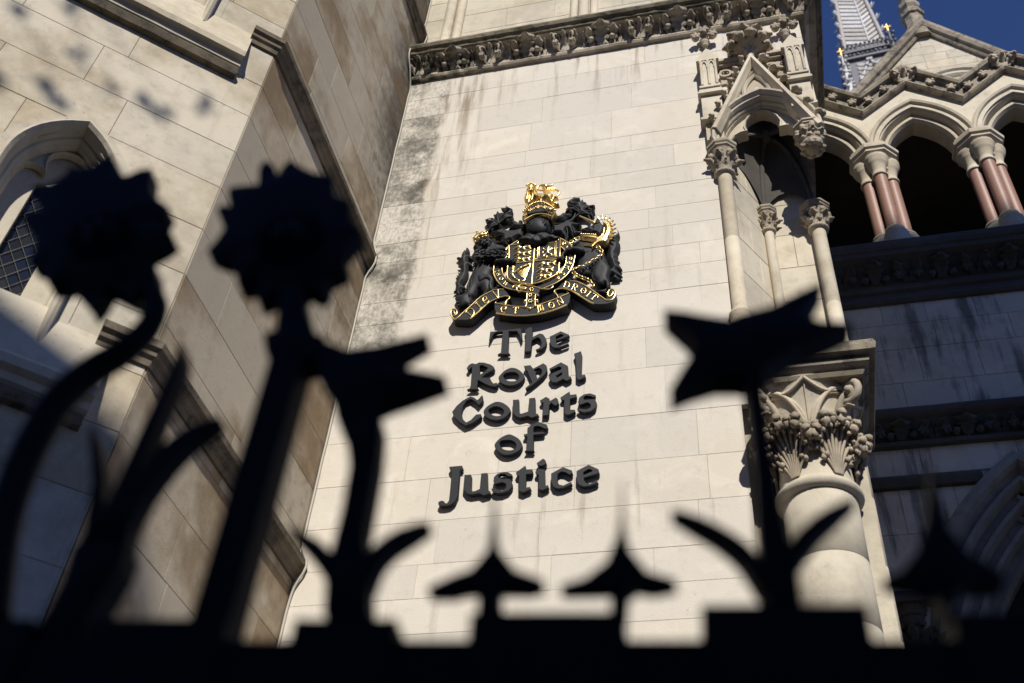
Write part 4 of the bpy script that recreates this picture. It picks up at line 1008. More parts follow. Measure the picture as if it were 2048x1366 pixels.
rel('hind_leg', CA, [(400,690),(470,672),(560,662),(608,680),(632,740),(618,800),(625,850),(600,905),(560,880),(545,815),(560,760),(520,745),(450,775),(415,770)], .035, .03, .04, par=lion, back=-.03)
rel('tail', CA, [(255,288),(290,320),(293,370),(270,400),(300,395),(325,420),(330,452),(285,440),(275,490),(310,500),(340,550),(290,545),(275,590),(280,650),(265,700),(230,760),(190,805),(238,832),(230,852),(190,872),(195,905),(165,892),(160,930),(120,932),(110,890),(80,905),(82,888),(115,860),(105,800),(115,750),(105,700),(125,702),(120,660),(145,680),(135,622),(160,650),(170,600),(190,640),(185,590),(160,552),(135,540),(180,535),(160,470),(118,435),(155,420),(180,430),(190,380),(230,322),(242,340)], -.008, .03, .03, par=lion, roof=1, g=.008, back=-.03)
mb = MB()
rel('', CA, [(335,182),(378,132),(385,88),(400,78),(420,112),(480,95),(555,100),(556,150),(480,165),(420,190),(385,240),(362,216)], .07, .035, .03, mb=mb, amp=.01, freq=60)
for x, y in ((345,165),(400,85),(440,105),(500,95),(545,105),(380,225),(430,180),(480,162),(530,152)): a = CA([(x, y)], FA, .105)[0]; mb.ball(FA.p(*a, .104), .010, 7, 5)
mb.build('lion_crown', M_gold, lion)
mb = MB()
for x, y, r_ in ((455,212,.011),(540,205,.011),(505,235,.017),(475,255,.014),(535,252,.014),(505,268,.012),(395,245,.014),(598,175,.014)): mb.ball(FA.p(*CA([(x, y)], FA, .105)[0], .108), r_, 8, 6)
mb.build('muzzle', M_paint, lion)
mb = MB()
for x, y in ((905,470),(915,488),(900,502)): mb.ball(FA.p(*CA([(x, y)], FA, .11)[0], .108), .011, 8, 6); mb.tube([FA.p(*CA([(x, y)], FA, .11)[0], .108), FA.p(*CA([(x+24, y+4)], FA, .11)[0], .10)], [.007, .002], 6)
for x, y in ((690,842),(660,868),(620,890),(135,1060),(150,1100),(300,1100),(335,1060)): mb.ball(FA.p(*CA([(x, y)], FA, .05)[0], .05), .014, 8, 6); mb.tube([FA.p(*CA([(x, y)], FA, .05)[0], .05), FA.p(*CA([(x+10, y+22)], FA, .05)[0], .04)], [.008, .002], 6)
for pts in ([(420,560),(400,650),(440,720)], [(455,560),(430,640)], [(300,760),(280,860),(300,960)], [(330,740),(320,840)], [(345,600),(380,520)]): line(mb, CA, pts, .045, .006)
mb.build('claws', M_paint, lion)
# unicorn supporter
UNI = [(310,215),(350,205),(420,180),(470,160),(476,120),(500,136),(520,114),(550,150),(592,190),(588,240),(600,300),(600,420),(585,490),(605,560),(640,640),(662,700),(640,760),(640,820),(652,890),(640,930),(600,990),(540,992),(470,972),(470,945),(580,935),(602,900),(600,862),(560,890),(500,880),(470,832),(432,792),(440,722),(420,760),(350,782),(270,800),(200,852),(100,852),(122,822),(200,800),(250,780),(240,700),(262,620),(250,600),(245,512),(212,458),(130,490),(102,520),(90,570),(20,592),(18,568),(60,540),(80,500),(120,460),(210,430),(192,402),(240,370),(300,338),(350,320),(400,300),(400,268),(305,272),(312,252),(370,240),(312,236)]
uni = rel('unicorn_supporter', CE, UNI, .0, .05, .075, back=-.03)
rel('head', CE, [(310,215),(350,205),(420,180),(470,160),(476,120),(500,136),(520,114),(550,150),(592,190),(588,240),(560,290),(510,312),(465,282),(400,266),(340,262),(370,240),(312,236)], .045, .03, .03, par=uni, back=.0, roof=1, g=.008)
rel('foreleg', CE, [(20,592),(18,568),(60,540),(80,500),(120,460),(210,432),(300,430),(350,470),(300,490),(212,470),(130,490),(102,520),(90,570)], .085, .02, .02, par=uni, back=.05)
rel('hind_leg', CE, [(440,700),(500,600),(580,590),(640,650),(660,700),(638,770),(640,820),(650,890),(610,930),(598,860),(560,890),(500,880),(470,832),(434,792)], .035, .035, .05, par=uni, back=-.03)
rel('tail', CE, [(730,203),(752,245),(766,290),(742,335),(768,390),(765,450),(735,505),(746,540),(736,570),(765,600),(746,620),(795,690),(738,702),(798,770),(736,776),(770,800),(655,806),(690,770),(640,772),(592,742),(600,692),(650,690),(660,680),(640,622),(610,560),(615,470),(600,430),(560,430),(600,380),(662,350),(680,290),(722,280),(746,250)], -.008, .035, .035, par=uni, roof=1, g=.008, back=-.03)
mb = MB()
rel('', CE, [(560,115),(602,140),(640,122),(650,155),(668,160),(660,190),(685,210),(670,235),(688,255),(665,275),(672,300),(640,330),(632,370),(580,400),(522,410),(440,452),(430,420),(350,410),(345,395),(420,388),(460,370),(380,352),(300,340),(300,276),(340,270),(400,290),(470,285),(522,312),(570,290),(592,232),(588,180),(570,150)], .06, .028, .025, mb=mb, roof=1, g=.008)
for pts in ([(600,150),(628,215),(600,300),(560,360)], [(625,150),(650,230),(620,310),(590,370)], [(585,210),(570,290),(500,340)], [(330,300),(420,320),(500,335)], [(440,430),(500,380),(600,350)]): line(mb, CE, pts, .085, .006)
for x in range(310, 480, 24): mb.ball(FA.p(*CE([(x, 285-.1*(x-310)+.15*(x-310))], FA, .09)[0], .088), .011, 7, 5)
for k in range(9):
    t = k/8; a_ = -1.9+2.5*t; x, y = 560+110*math.cos(a_)*1.0, 240+125*math.sin(a_); d = V((math.cos(a_), 0, -math.sin(a_)))
    mb.leaf(FA.p(*CE([(x, y)], FA, .07)[0], .07), d, V((0, -1, 0)), .05, .026, .5, 1, 6, .35)
mb.build('gold_mane', M_gold, uni)
mb = MB()
for x, y, r_ in ((455,192,.008),(325,225,.007)): mb.ball(FA.p(*CE([(x, y)], FA, .085)[0], .082), r_, 8, 6)
for pts in ([(320,245),(360,238),(400,250)], [(440,185),(460,180),(475,190)], [(420,250),(470,240),(500,250)], [(280,470),(330,500),(400,490)], [(450,560),(520,600),(560,700)], [(470,720),(440,790),(480,840)]): line(mb, CE, pts, .072 if pts[0][1] < 260 else .05, .005)
mb.leaf(FA.p(*CE([(505,165)], FA, .07)[0], .075), V((.1, 0, 1)), V((0, -1, 0)), .06, .03, .3, 0, 6, .3)
mb.build('face', M_paint, uni)
mb = MB(); a, b = CE([(290,72),(472,158)], FA, .075)
mb.tube([FA.p(a[0]+(b[0]-a[0])*i/16, a[1]+(b[1]-a[1])*i/16, .075) for i in range(17)], [.006+.009*i/16+(.003 if i % 2 else 0) for i in range(17)], 8); mb.build('horn', M_gold, uni)
mb = MB()
for seg in ([(195,378),(240,350),(300,332)], [(512,440),(560,500),(545,535),(450,592),(340,656),(240,692),(215,735),(290,792),(392,832),(440,880),(452,905)]):
    p = smooth(CE(seg, FA, .075), 8, False); d = 0; k = 0; nx = 0
    for a, b in zip(p, p[1:]):
        ln = math.hypot(b[0]-a[0], b[1]-a[1])
        while nx <= d+ln:
            t = (nx-d)/ln; c = (a[0]+(b[0]-a[0])*t, a[1]+(b[1]-a[1])*t); ux, uy = (b[0]-a[0])/ln, (b[1]-a[1])/ln
            w_ = .012 if k % 2 == 0 else .005; h_ = .004 if k % 2 == 0 else .010
            mb.tube([FA.p(c[0]+ux*.022*math.cos(q)-uy*w_*math.sin(q), c[1]+uy*.022*math.cos(q)+ux*w_*math.sin(q), .078+h_*math.sin(q)) for q in [i*math.pi/5 for i in range(11)]], .0042, 5, False)
            k += 1; nx += .031
        d += ln
mb.build('chain', M_gold, uni)['kind'] = 'stuff'
# mantling
ML = [
 ([(598,320),(620,360),(680,390),(730,430),(735,480),(702,520),(722,545),(750,582),(742,640),(680,660),(622,700),(560,700),(500,692),(450,730),(420,742),(400,700),(420,640),(480,580),(540,530),(600,480),(640,440),(600,440),(560,470),(520,472),(530,430),(490,410),(465,380),(520,380),(570,375)], .05, .03),
 ([(390,448),(430,490),(480,488),(512,480),(515,540),(480,580),(430,640),(412,720),(420,760),(380,790),(330,832),(282,882),(250,902),(220,880),(190,882),(190,932),(165,946),(134,910),(145,870),(190,850),(160,840),(118,780),(170,790),(212,750),(250,740),(200,722),(140,740),(150,702),(104,645),(160,640),(230,650),(240,598),(290,640),(340,680),(370,680),(330,640),(310,572),(294,520),(340,530),(360,500)], .055, .035),
 ([(430,740),(472,760),(520,842),(600,880),(680,890),(800,890),(900,860),(980,830),(1042,832),(1050,900),(1022,980),(1050,1080),(960,1112),(880,1100),(802,1130),(760,1182),(690,1176),(640,1192),(620,1232),(520,1232),(480,1180),(338,1172),(340,1150),(470,1140),(450,1100),(470,1080),(400,1062),(330,1040),(290,990),(190,1000),(200,980),(250,930),(340,900),(440,880),(402,820)], .045, .045),
 ([(640,720),(700,680),(760,664),(820,680),(870,722),(860,690),(890,654),(950,660),(922,700),(930,740),(1040,742),(1060,780),(1000,830),(922,850),(820,880),(720,880),(640,862),(690,800),(640,772)], .06, .04)]
for pts, e, b in ML: rel('mantling_leaf', CB, pts, e-.045, b*1.0, .04, roof=1, g=.007, back=-.03)
MR = [
 ([(1185,318),(1215,345),(1300,340),(1270,390),(1190,440),(1250,430),(1302,430),(1360,374),(1380,430),(1437,440),(1410,510),(1470,480),(1490,502),(1615,490),(1580,540),(1500,552),(1570,582),(1490,602),(1450,622),(1520,650),(1617,635),(1570,690),(1562,722),(1500,692),(1530,760),(1520,792),(1470,760),(1400,722),(1300,740),(1240,762),(1200,740),(1240,690),(1240,642),(1200,625),(1160,640),(1120,670),(1060,652),(988,650),(1020,602),(1008,580),(1060,552),(1110,545),(1182,550),(1120,530),(1050,512),(1030,480),(1040,430),(1090,400),(1140,372)], .055, .035),
 ([(1200,640),(1245,680),(1202,760),(1142,850),(1200,870),(1332,900),(1290,960),(1202,990),(1240,1015),(1210,1050),(1340,1045),(1200,1112),(1160,1166),(1110,1140),(1042,1065),(1065,1150),(1040,1202),(1028,1262),(990,1240),(960,1192),(900,1182),(880,1150),(760,1152),(680,1150),(640,1112),(690,1100),(680,950),(660,880),(720,900),(840,922),(960,870),(1040,820),(1100,800),(1160,722)], .045, .045),
 ([(740,832),(800,780),(798,710),(870,722),(930,668),(1000,664),(1060,690),(1132,680),(1100,740),(1040,772),(1000,830),(882,870),(800,862),(740,872),(688,850)], .06, .04)]
for pts, e, b in MR: rel('mantling_leaf', CC, pts, e-.045, b*1.0, .04, roof=1, g=.007, back=-.03)
mb = MB()
for C, L in ((CB, ([(430,740),(418,640),(540,545),(690,480),(725,425),(610,360)], [(410,710),(385,570),(393,462)], [(405,725),(290,640),(125,650)], [(400,745),(250,770),(150,780)], [(400,760),(250,830),(165,930)], [(1040,850),(800,925),(580,985),(500,1150)], [(900,880),(700,1000),(640,1150)], [(1000,830),(830,800),(700,725)], [(440,720),(600,610),(735,570)], [(760,960),(560,900),(440,750)], [(640,1000),(480,1010),(345,1045)])),
              (CC, ([(1310,650),(1345,520),(1360,390)], [(1305,640),(1220,560),(1060,505),(1085,420),(1190,345)], [(1315,650),(1460,560),(1600,500)], [(1315,670),(1450,640),(1600,640)], [(1320,690),(1450,690),(1560,705)], [(1290,650),(1150,590),(1010,630)], [(1095,870),(1190,780),(1290,680)], [(720,905),(950,900),(1100,880),(1310,905)], [(900,905),(1010,960),(1050,1090),(1025,1240)], [(770,850),(900,745),(1090,690)], [(1050,920),(1160,1000),(1200,1100)], [(700,940),(740,1050),(700,1110)]))):
    for pts in L:
        p = smooth(C(pts, FA, .036), 4, False); n = len(p)
        mb.tube([FA.p(a, b, .032-.02*abs(i/n-.4)) for i, (a, b) in enumerate(p)], [.0085-.005*i/n for i in range(n)], 6)
mb.build('mantling_vein', M_paint, arms)['kind'] = 'stuff'
# helmet, crown, crest
helm = rel('helmet', CC, [(165,1000),(170,940),(220,870),(300,800),(400,770),(520,770),(620,800),(670,860),(672,940),(650,1020),(600,1070),(520,1110),(400,1130),(280,1112),(200,1070)], .08, .075, .11)
mb = MB()
for i in range(7):
    x = 255+i*58; y = 900-40*math.sin((i+.5)/7*math.pi)
    line(mb, CC, [(x,y+20),(x+4,y-35),(x+34,y-42),(x+36,y+30),(x+18,y+60)], .145, .005, 1)
mb.build('visor_bars', M_paint, helm)
rel('helmet_collar', CC, [(0,1240),(100,1190),(200,1132),(330,1150),(450,1122),(592,1090),(700,1150),(860,1152),(760,1192),(682,1202),(600,1262),(500,1282),(450,1302),(370,1332),(280,1302),(200,1272),(100,1282)], .09, .035, .03, par=helm, amp=.016, freq=26)
crown = rel('crown', CC, [(140,842),(108,660),(160,640),(230,570),(330,510),(450,480),(560,480),(682,500),(770,550),(790,622),(760,682),(700,792),(620,770),(520,750),(420,755),(320,780),(230,832),(180,872)], .10, .05, .06, mat=M_gold)
rel('crown_lining', CC, [(182,642),(240,580),(340,520),(460,500),(570,510),(700,560),(732,610),(712,640),(560,650),(420,665),(300,685),(215,712)], .166, .004, .02, par=crown, back=.12)
mb = MB()
for x, y, s_ in ((430,575,1.2),(575,580,1.15),(265,640,1),(700,612,.9),(345,600,.55),(505,560,.55),(645,585,.5)):
    a = CC([(x, y)], FA, .17)[0]
    for dx, dz in ((0,0),(1,0),(-1,0),(0,1),(0,-1)): mb.ball(FA.p(a[0]+dx*.014*s_, a[1]+dz*.014*s_, .172), .0095*s_, 7, 5)
for i in range(22):
    t = i/21; x = 125+t*660; y = 655-185*math.sin(t*math.pi)**.8-30*t
    mb.ball(FA.p(*CC([(x, y)], FA, .16)[0], .155), .0115, 7, 5)
for c in ([(140,840),(230,790),(330,740),(430,715),(540,712),(640,735),(705,765)], [(128,760),(220,715),(320,680),(430,660),(560,655),(660,670),(735,700)]): line(mb, CC, c, .155, .008)
mb.build('crown_ornament', M_gold, crown)
mb = MB()
rel('', CC, [(190,110),(230,70),(290,48),(372,75),(390,140),(402,200),(410,252),(480,262),(560,262),(640,272),(720,285),(800,298),(840,330),(742,360),(765,400),(782,440),(842,450),(862,480),(760,500),(690,480),(640,430),(560,420),(540,470),(500,490),(440,478),(420,400),(350,400),(340,450),(300,500),(250,522),(180,562),(190,480),(140,420),(128,340),(150,262),(182,232),(165,182),(190,150)], .09, .04, .035, mb=mb, roof=1, g=.007, back=.05)
for x, y, r_ in ((255,150,.008),(315,150,.008),(285,185,.014),(270,205,.010),(300,205,.010),(200,110,.012),(370,110,.012),(230,90,.01),(340,85,.01),(285,70,.012)): mb.ball(FA.p(*CC([(x, y)], FA, .165)[0], .165), r_, 8, 6)
for pts in ([(190,230),(215,300),(190,400)], [(240,260),(260,340),(230,470)], [(300,260),(320,330),(300,420)], [(350,240),(380,300),(420,330)], [(560,300),(640,320),(700,400)], [(720,300),(760,340),(740,400)]): line(mb, CC, pts, .135, .008)
line(mb, CC, [(840,330),(882,275),(850,222),(760,215),(640,217),(480,222),(415,192),(420,150),(480,112),(560,102),(640,125),(700,122),(742,95)], .12, .009)
rel('', CC, [(490,102),(560,85),(600,62),(620,90),(660,120),(600,160),(560,130)], .11, .02, .02, mb=mb)
for i in range(5): line(mb, CC, [(625+i*38,215),(640+i*36,165)], .12, .008, 1)
mb.ball(FA.p(*CC([(285,165)], FA, .15)[0], .15), .03, 9, 7, .5, 2)
mb.build('crest_lion', M_gold, arms)
# garter and shield
GO = [(560,165),(420,255),(250,385),(150,500),(85,660),(70,770),(90,880),(160,1000),(260,1090),(380,1140),(520,1165),(700,1180),(900,1170),(1080,1130),(1280,1050),(1420,970),(1540,870),(1630,760),(1690,620),(1720,460),(1700,350),(1640,270),(1560,190),(1440,125),(1300,80),(1000,100)]
GN = [(345,480),(270,570),(245,680),(245,780),(280,870),(340,950),(440,1010),(600,1050),(850,1060),(1050,1020),(1250,940),(1400,830),(1490,720),(1535,600),(1545,470),(1525,390),(1500,340),(1440,290),(1300,250),(800,300)]
mb = MB(); q = .052
mb.relief(FA, smooth(CD(GO, FA, q), 2), -.036, q, holes=[smooth(CD(GN, FA, q), 2)])
gart = mb.build('garter', M_paint, arms)
mb = MB()
line(mb, CD, GO[:12], q+.002, .006); line(mb, CD, GO[13:24], q+.002, .006); line(mb, CD, GN[:9], q+.002, .005); line(mb, CD, GN[9:19], q+.002, .005)
line(mb, CD, [(560,165),(580,185),(560,215)], q, .005)
GLY = {'D': [[(.1,0),(.1,1)],[(0,1),(.5,1),(.85,.75),(.9,.4),(.6,.05),(0,0)]], 'I': [[(.4,0),(.4,1)],[(.2,0),(.6,0)],[(.2,1),(.6,1)]],
 'E': [[(.8,.9),(.5,1),(.15,.75),(.1,.4),(.35,.03),(.8,.12)],[(.1,.52),(.75,.55)],[(.8,.9),(.75,.55)]], 'U': [[(.1,1),(.45,0),(.5,0),(.9,1)],[(0,1),(.25,1)],[(.75,1),(1,1)]],
 'T': [[(.45,0),(.45,1)],[(0,.85),(.05,1),(.9,1),(.95,.85)],[(.25,0),(.65,0)]], 'M': [[(0,0),(.12,.1),(.12,.8),(.3,1),(.5,.8),(.5,.1)],[(.5,.8),(.7,1),(.9,.8),(.9,.15),(1,0)],[(.4,.15),(.6,.15)]],
 'O': [[(.5,1),(.15,.8),(.08,.5),(.15,.2),(.5,0),(.85,.2),(.92,.5),(.85,.8),(.5,1)],[(.5,.47),(.5,.53)]], 'N': [[(.1,0),(.1,1),(.8,0),(.8,1)],[(0,0),(.22,0)],[(.68,1),(.95,1)]],
 'R': [[(.1,0),(.1,1)],[(0,1),(.55,1),(.75,.78),(.55,.52),(.1,.5)],[(.4,.5),(.6,.1),(.9,0)],[(0,0),(.25,0)]], 'H': [[(.1,0),(.1,1)],[(.8,0),(.8,1)],[(.1,.5),(.8,.5)]],
 'S': [[(.85,.85),(.5,1),(.15,.8),(.25,.58),(.75,.42),(.85,.2),(.5,0),(.12,.15)]], 'Y': [[(.05,1),(.45,.5),(.85,1)],[(.45,.5),(.45,0)]], 'P': [[(.1,0),(.1,1)],[(0,1),(.6,1),(.85,.75),(.6,.48),(.1,.46)]], '+': [[(.3,.5),(.7,.5)],[(.5,.3),(.5,.7)]]}
def glyph(mb, C, ch, x, y, h, rot, c, r=.0045, asp=.8):     # centre, height and turn in crop pixels
    co, si = math.cos(R(rot)), math.sin(R(rot))
    for stq in GLY[ch]:
        pts = []
        for a, b in stq:
            dx, dy = (a-.45)*h*asp, -(b-.5)*h
            pts.append((x+dx*co-dy*si, y+dx*si+dy*co))
        line(mb, C, pts, c, r, 2)
for ch, x, y, rt in (('H',310,1030,-140),('O',230,935,-128),('N',175,850,-115),('I',140,785,-102),('+',150,700,-90),('S',190,600,-70),('I',330,415,-52),('T',370,350,-48),('E',1500,225,30),('+',1560,290,45),('Y',1615,375,70),('+',1612,450,85),('P',1615,530,92),('E',1605,615,100),('N',1560,705,115),('S',1475,820,130),('E',1370,905,142)):
    glyph(mb, CD, ch, x, y, 78, rt, q+.002, .0042)
mb.build('garter_lettering', M_gold, gart)
SH = [(385,265),(840,200),(1120,165),(1425,115),(1415,430),(1405,560),(1395,780),(1340,850),(1180,940),(1000,1010),(850,1045),(600,1020),(430,985),(360,930),(345,850),(360,640),(390,480)]
q = .066
shield = rel('shield', CD, SH, q, sm=1, back=.03)
mb = MB(); line(mb, CD, SH+[SH[0]], q+.002, .007, 1)
line(mb, CD, [(910,215),(880,580),(845,1040)], q+.002, .0075, 1); line(mb, CD, [(368,638),(880,580),(1408,535)], q+.002, .0075, 1)
for s4 in ([(975,215),(1345,165),(1330,500),(955,545)], [(1000,240),(1318,192),(1308,472),(988,512)]): line(mb, CD, s4+[s4[0]], q+.002, .004, 1)
for x, y in ((1010,250),(1300,330),(1010,370),(1148,505),(1360,325),(955,380),(1150,480),(1330,200),(930,548),(1350,490),(1150,180),(1385,160)): mb.ball(FA.p(*CD([(x, y)], FA, q)[0], q+.003), .0085, 6, 4)
mb.build('shield_lines', M_gold, shield)
PASS = [(.02,.55),(.08,.35),(.15,.25),(.22,.1),(.35,0),(.42,.1),(.45,.3),(.6,.3),(.75,.28),(.85,.35),(.9,.2),(.8,.12),(.62,.17),(.6,.05),(.8,0),(.97,.15),(.96,.4),(.9,.55),(.97,.75),(.95,.86),(.82,.86),(.85,.7),(.75,.6),(.65,.65),(.7,.85),(.55,.96),(.52,.8),(.45,.6),(.38,.7),(.3,.9),(.05,1),(.03,.9),(.2,.8),(.25,.6),(.12,.65),(.05,.72)]
def charge(name, shape, quad):
    (x0, y0), (x1, y1), (x2, y2), (x3, y3) = quad           # top left, top right, bottom right, bottom left
    pts = [((x0*(1-a)+x1*a)*(1-b)+(x3*(1-a)+x2*a)*b, (y0*(1-a)+y1*a)*(1-b)+(y3*(1-a)+y2*a)*b) for a, b in shape]
    rel(name, CD, pts, q+.005, .014, .016, mat=M_gold, par=shield, back=q-.002, sm=1, g=.006, roof=1)
for k in range(3):
    y = 235+k*118; charge('gold_lion', PASS, [(465-6*k,y+20),(860-10*k,y-25),(850-10*k,y+100),(455-6*k,y+148)])
for k in range(3):
    y = 578+k*125; charge('gold_lion', PASS, [(935-6*k,y+10),(1350-45*k,y-45),(1340-45*k,y+80),(925-6*k,y+145)])
charge('rampant_lion', [(.05,.15),(.2,.1),(.3,.3),(.45,.3),(.5,.1),(.62,0),(.75,.05),(.78,.25),(.7,.35),(.95,.2),(1,.3),(.75,.5),(.7,.65),(.95,.75),(1,.95),(.8,1),(.7,.82),(.5,.75),(.3,.85),(.2,1),(.05,.95),(.15,.8),(.35,.65),(.4,.5),(.2,.55),(.1,.7),(0,.6),(.15,.42),(.2,.3)], [(1035,275),(1275,240),(1275,465),(1045,490)])
mb = MB()
for pts in ([(500,762),(540,755),(600,690),(715,642),(842,612),(832,642),(705,700),(600,742),(540,785)], [(428,690),(468,660),(512,682),(495,740),(505,795),(470,822),(505,885),(562,932),(622,970),(692,960),(682,992),(622,992),(560,962),(480,902),(430,832),(412,790),(445,750)]):
    rel('', CD, pts, q+.008, .014, .016, mb=mb, back=q-.002, g=.008, amp=.004, freq=50)
line(mb, CD, [(822,650),(690,985)], q+.01, .008, 1)
for i in range(9): t = i/8; line(mb, CD, [(565+230*t,765-105*t),(655+50*t,925-40*t)] if 0 else [(548+t*250,782-130*t),(640+t*75,900+20*t-170*t*t*0)], q+.004, .0026, 1)
mb.build('harp', M_gold, shield)
# strap and buckle
q = .060
strap = rel('strap', CD, [(640,1080),(720,1068),(900,1092),(1010,1135),(1000,1200),(965,1262),(800,1215),(640,1182)], q, sm=1)
rel('strap_end', CF, [(830,300),(1045,320),(1040,580),(985,610),(915,650),(850,615),(822,590)], .056, par=strap, sm=1)
mb = MB()
line(mb, CD, [(720,1068),(900,1095),(1040,1135),(1150,1145),(1240,1128),(1278,1085)], q+.002, .0055); line(mb, CD, [(640,1182),(800,1215),(940,1250),(978,1275)], q+.002, .006)
for c in ([(840,310),(832,480),(825,610)], [(1035,330),(1028,470),(1030,590)], [(825,610),(915,650),(1030,595)]): line(mb, CF, c, .058, .0065)
for c in ([(520,170),(560,130),(640,140),(700,190),(790,215)], [(640,170),(700,110),(790,95),(815,120)], [(605,180),(610,230),(660,262),(720,245)], [(660,180),(740,160),(810,180),(790,210),(700,190)]): line(mb, CF, c, .072, .0095)
for x, y, r_ in ((945,215,42), (915,345,36), (915,480,40)):
    for k in range(6): mb.ball(FA.p(*CF([(x+r_*math.cos(k*1.05), y+r_*.8*math.sin(k*1.05))], FA, .063)[0], .063), .0075, 6, 4)
line(mb, CF, [(800,490),(920,500),(1075,470)], .06, .006, 1)
for x, y in ((805,615),(915,655),(1030,590),(800,490),(1070,475)): mb.ball(FA.p(*CF([(x, y)], FA, .06)[0], .06), .016, 7, 5, .4)
mb.build('buckle', M_gold, strap)
# ribbon
q = .058
rib = rel('motto_ribbon', CF, [(110,520),(330,560),(560,602),(780,612),(1000,592),(1200,540),(1500,430),(1800,300),(1812,430),(1760,572),(1500,672),(1200,762),(950,806),(700,816),(450,800),(250,770),(140,752)], q)
rel('ribbon_fold', CF, [(130,470),(250,400),(400,385),(450,410),(420,480),(350,560),(200,530),(125,510)], .035, par=rib); rel('ribbon_fold', CF, [(1455,250),(1520,205),(1780,250),(1802,305),(1560,412),(1505,320)], .035, par=rib)
rel('ribbon_end', CA, [(60,1262),(40,1200),(60,1155),(110,1145),(138,1180),(150,1240),(200,1202),(330,1092),(450,985),(560,925),(650,885),(770,878),(850,985),(800,970),(690,1000),(560,1065),(430,1180),(310,1282),(200,1292),(100,1287)], q, par=rib)
rel('ribbon_end', CE, [(10,952),(60,898),(100,860),(175,843),(260,848),(350,890),(450,955),(560,1035),(612,1062),(620,1000),(645,952),(690,938),(722,975),(700,1040),(712,1050),(690,1085),(600,1112),(460,1112),(400,1086),(280,1012),(180,952),(100,932)], q, par=rib)
mb = MB()
line(mb, CF, [(110,525),(330,562),(560,604),(790,612)], q+.002, .0065); line(mb, CF, [(1050,580),(1200,540),(1500,430),(1800,300)], q+.002, .0065); line(mb, CF, [(140,750),(250,770),(450,800),(700,814),(950,802),(1200,758),(1500,668),(1745,562)], q+.002, .0065)
line(mb, CF, [(130,520),(135,480),(160,455)], .04, .006); line(mb, CF, [(345,560),(380,470),(440,420),(440,385),(360,365),(240,400),(100,450),(0,495)], q, .006); line(mb, CF, [(1560,410),(1500,310),(1460,265),(1520,215),(1650,200),(1800,230),(1950,290),(2048,345)], q, .006); line(mb, CF, [(1740,245),(1785,290)], .04, .006)
line(mb, CA, [(95,1215),(88,1180),(60,1170),(45,1200),(62,1240),(110,1230),(130,1190),(110,1150),(65,1155),(45,1190),(60,1255),(105,1285),(155,1255),(200,1210),(330,1095),(450,985),(560,925),(650,885),(770,880)], q+.002, .0065); line(mb, CA, [(312,1278),(430,1182),(560,1065),(690,1000),(800,970)], q+.002, .0065)
line(mb, CE, [(175,845),(260,850),(350,892),(450,957),(560,1037),(620,1073),(685,1058),(718,985),(690,942),(645,952),(625,1000),(650,1030),(690,985),(680,965)], q+.002, .0065); line(mb, CE, [(10,948),(100,932),(180,952),(280,1012),(400,1086),(462,1110)], q+.002, .0065)
for C, L in ((CA, (('D',318,1190,105,-52),('I',428,1098,95,-42),('E',520,1030,95,-35),('U',672,950,100,-22))), (CF, (('E',305,672,150,8),('T',580,695,135,4),('M',1140,648,150,-14),('O',1390,578,140,-20),('N',1595,492,140,-26))), (CE, (('D',140,890,72,18),('R',238,922,72,28),('O',335,958,68,36),('I',402,1003,72,42),('T',462,1035,72,42)))):
    for ch, x, y, h, rt in L: glyph(mb, C, ch, x, y, h, rt, q+.003, .0058, .95)
mb.build('motto_lettering', M_gold, rib)

# ------------------------------------------------------------------ iron railing close to the camera
rail = thing('iron_railing', 'black ornamental iron railing with flower heads and spikes, blurred close up', 'railing', FI.p(-.15, 0))
def ir(name, pts, d=.014, c=0, sm=2, bul=.008):
    p = [FI.px(x, y, c) for x, y in pts]; mb = MB(); mb.relief(FI, smooth(p, sm) if sm > 1 else p, c-d, c+d, bul, .03, g=.03); 
    k = MB(); return mb.build(name, M_iron, rail)
mb = MB(); mb.fbox(FI, -2.2, 1.7, 1.60, 1.706, -.03, .03); mb.fbox(FI, -2.2, 1.7, 1.57, 1.60, -.02, .02); mb.build('top_rail', M_iron, rail)
mb = MB(); mb.fbox(FI, -2.2, 1.7, .25, .31, -.02, .02); mb.build('bottom_rail', M_iron, rail)
for u in np.arange(-2.1, 1.66, .13):
    mb = MB(); p = FI.p(u, 0); mb.lathe((p.x, p.y, .02), [(.013, 0), (.013, 1.56)], 8); mb.build('bar', M_iron, rail, org=p)
for x0, x1, y in ((-60,92,1238), (205,475,1237), (606,806,1238), (950,1255,1224), (1404,1732,1209), (1895,2090,1225)):
    a0 = FI.px(x0, 1280)[0]; a1 = FI.px(x1, 1280)[0]; z = FI.px((x0+x1)/2, y, .035)[1]
    mb = MB(); mb.fbox(FI, a0, a1, 1.55, z, -.035, .035); mb.build('collar_plate', M_iron, rail)
def flower(cx, cy, r1, r0, n, ph, seed):
    rg = random.Random(seed); pts = []
    for i in range(n):
        a = ph+2*math.pi*i/n+rg.uniform(-.11, .11); r = r1*rg.uniform(.90, 1.10); q = math.pi/n
        for da, rr in ((-q, r0*rg.uniform(.90, 1.08)), (-q*.45, (r0+r)/2*1.02), (0, r), (q*.45, (r0+r)/2*1.0)): pts.append((cx+rr*math.cos(a+da), cy+rr*math.sin(a+da)*1.0))
    f = ir('flower_head', pts, .016, 0, 1, .012)
    a, b = FI.px(cx, cy, .03); mb = MB(); c = FI.p(a, b, .028); mb.ball(c, .026, 12, 8, .15, seed)
    for i in range(n):
        d = FI.u*math.cos(ph+i*2*math.pi/n)+Z*math.sin(ph+i*2*math.pi/n); mb.leaf(c+d*.024, d, FI.n, .03, .018, .9, 1)
    mb.build('petals', M_iron, f)
flower(204, 473, 148, 118, 12, .15, 3); flower(580, 478, 151, 120, 13, .0, 9)
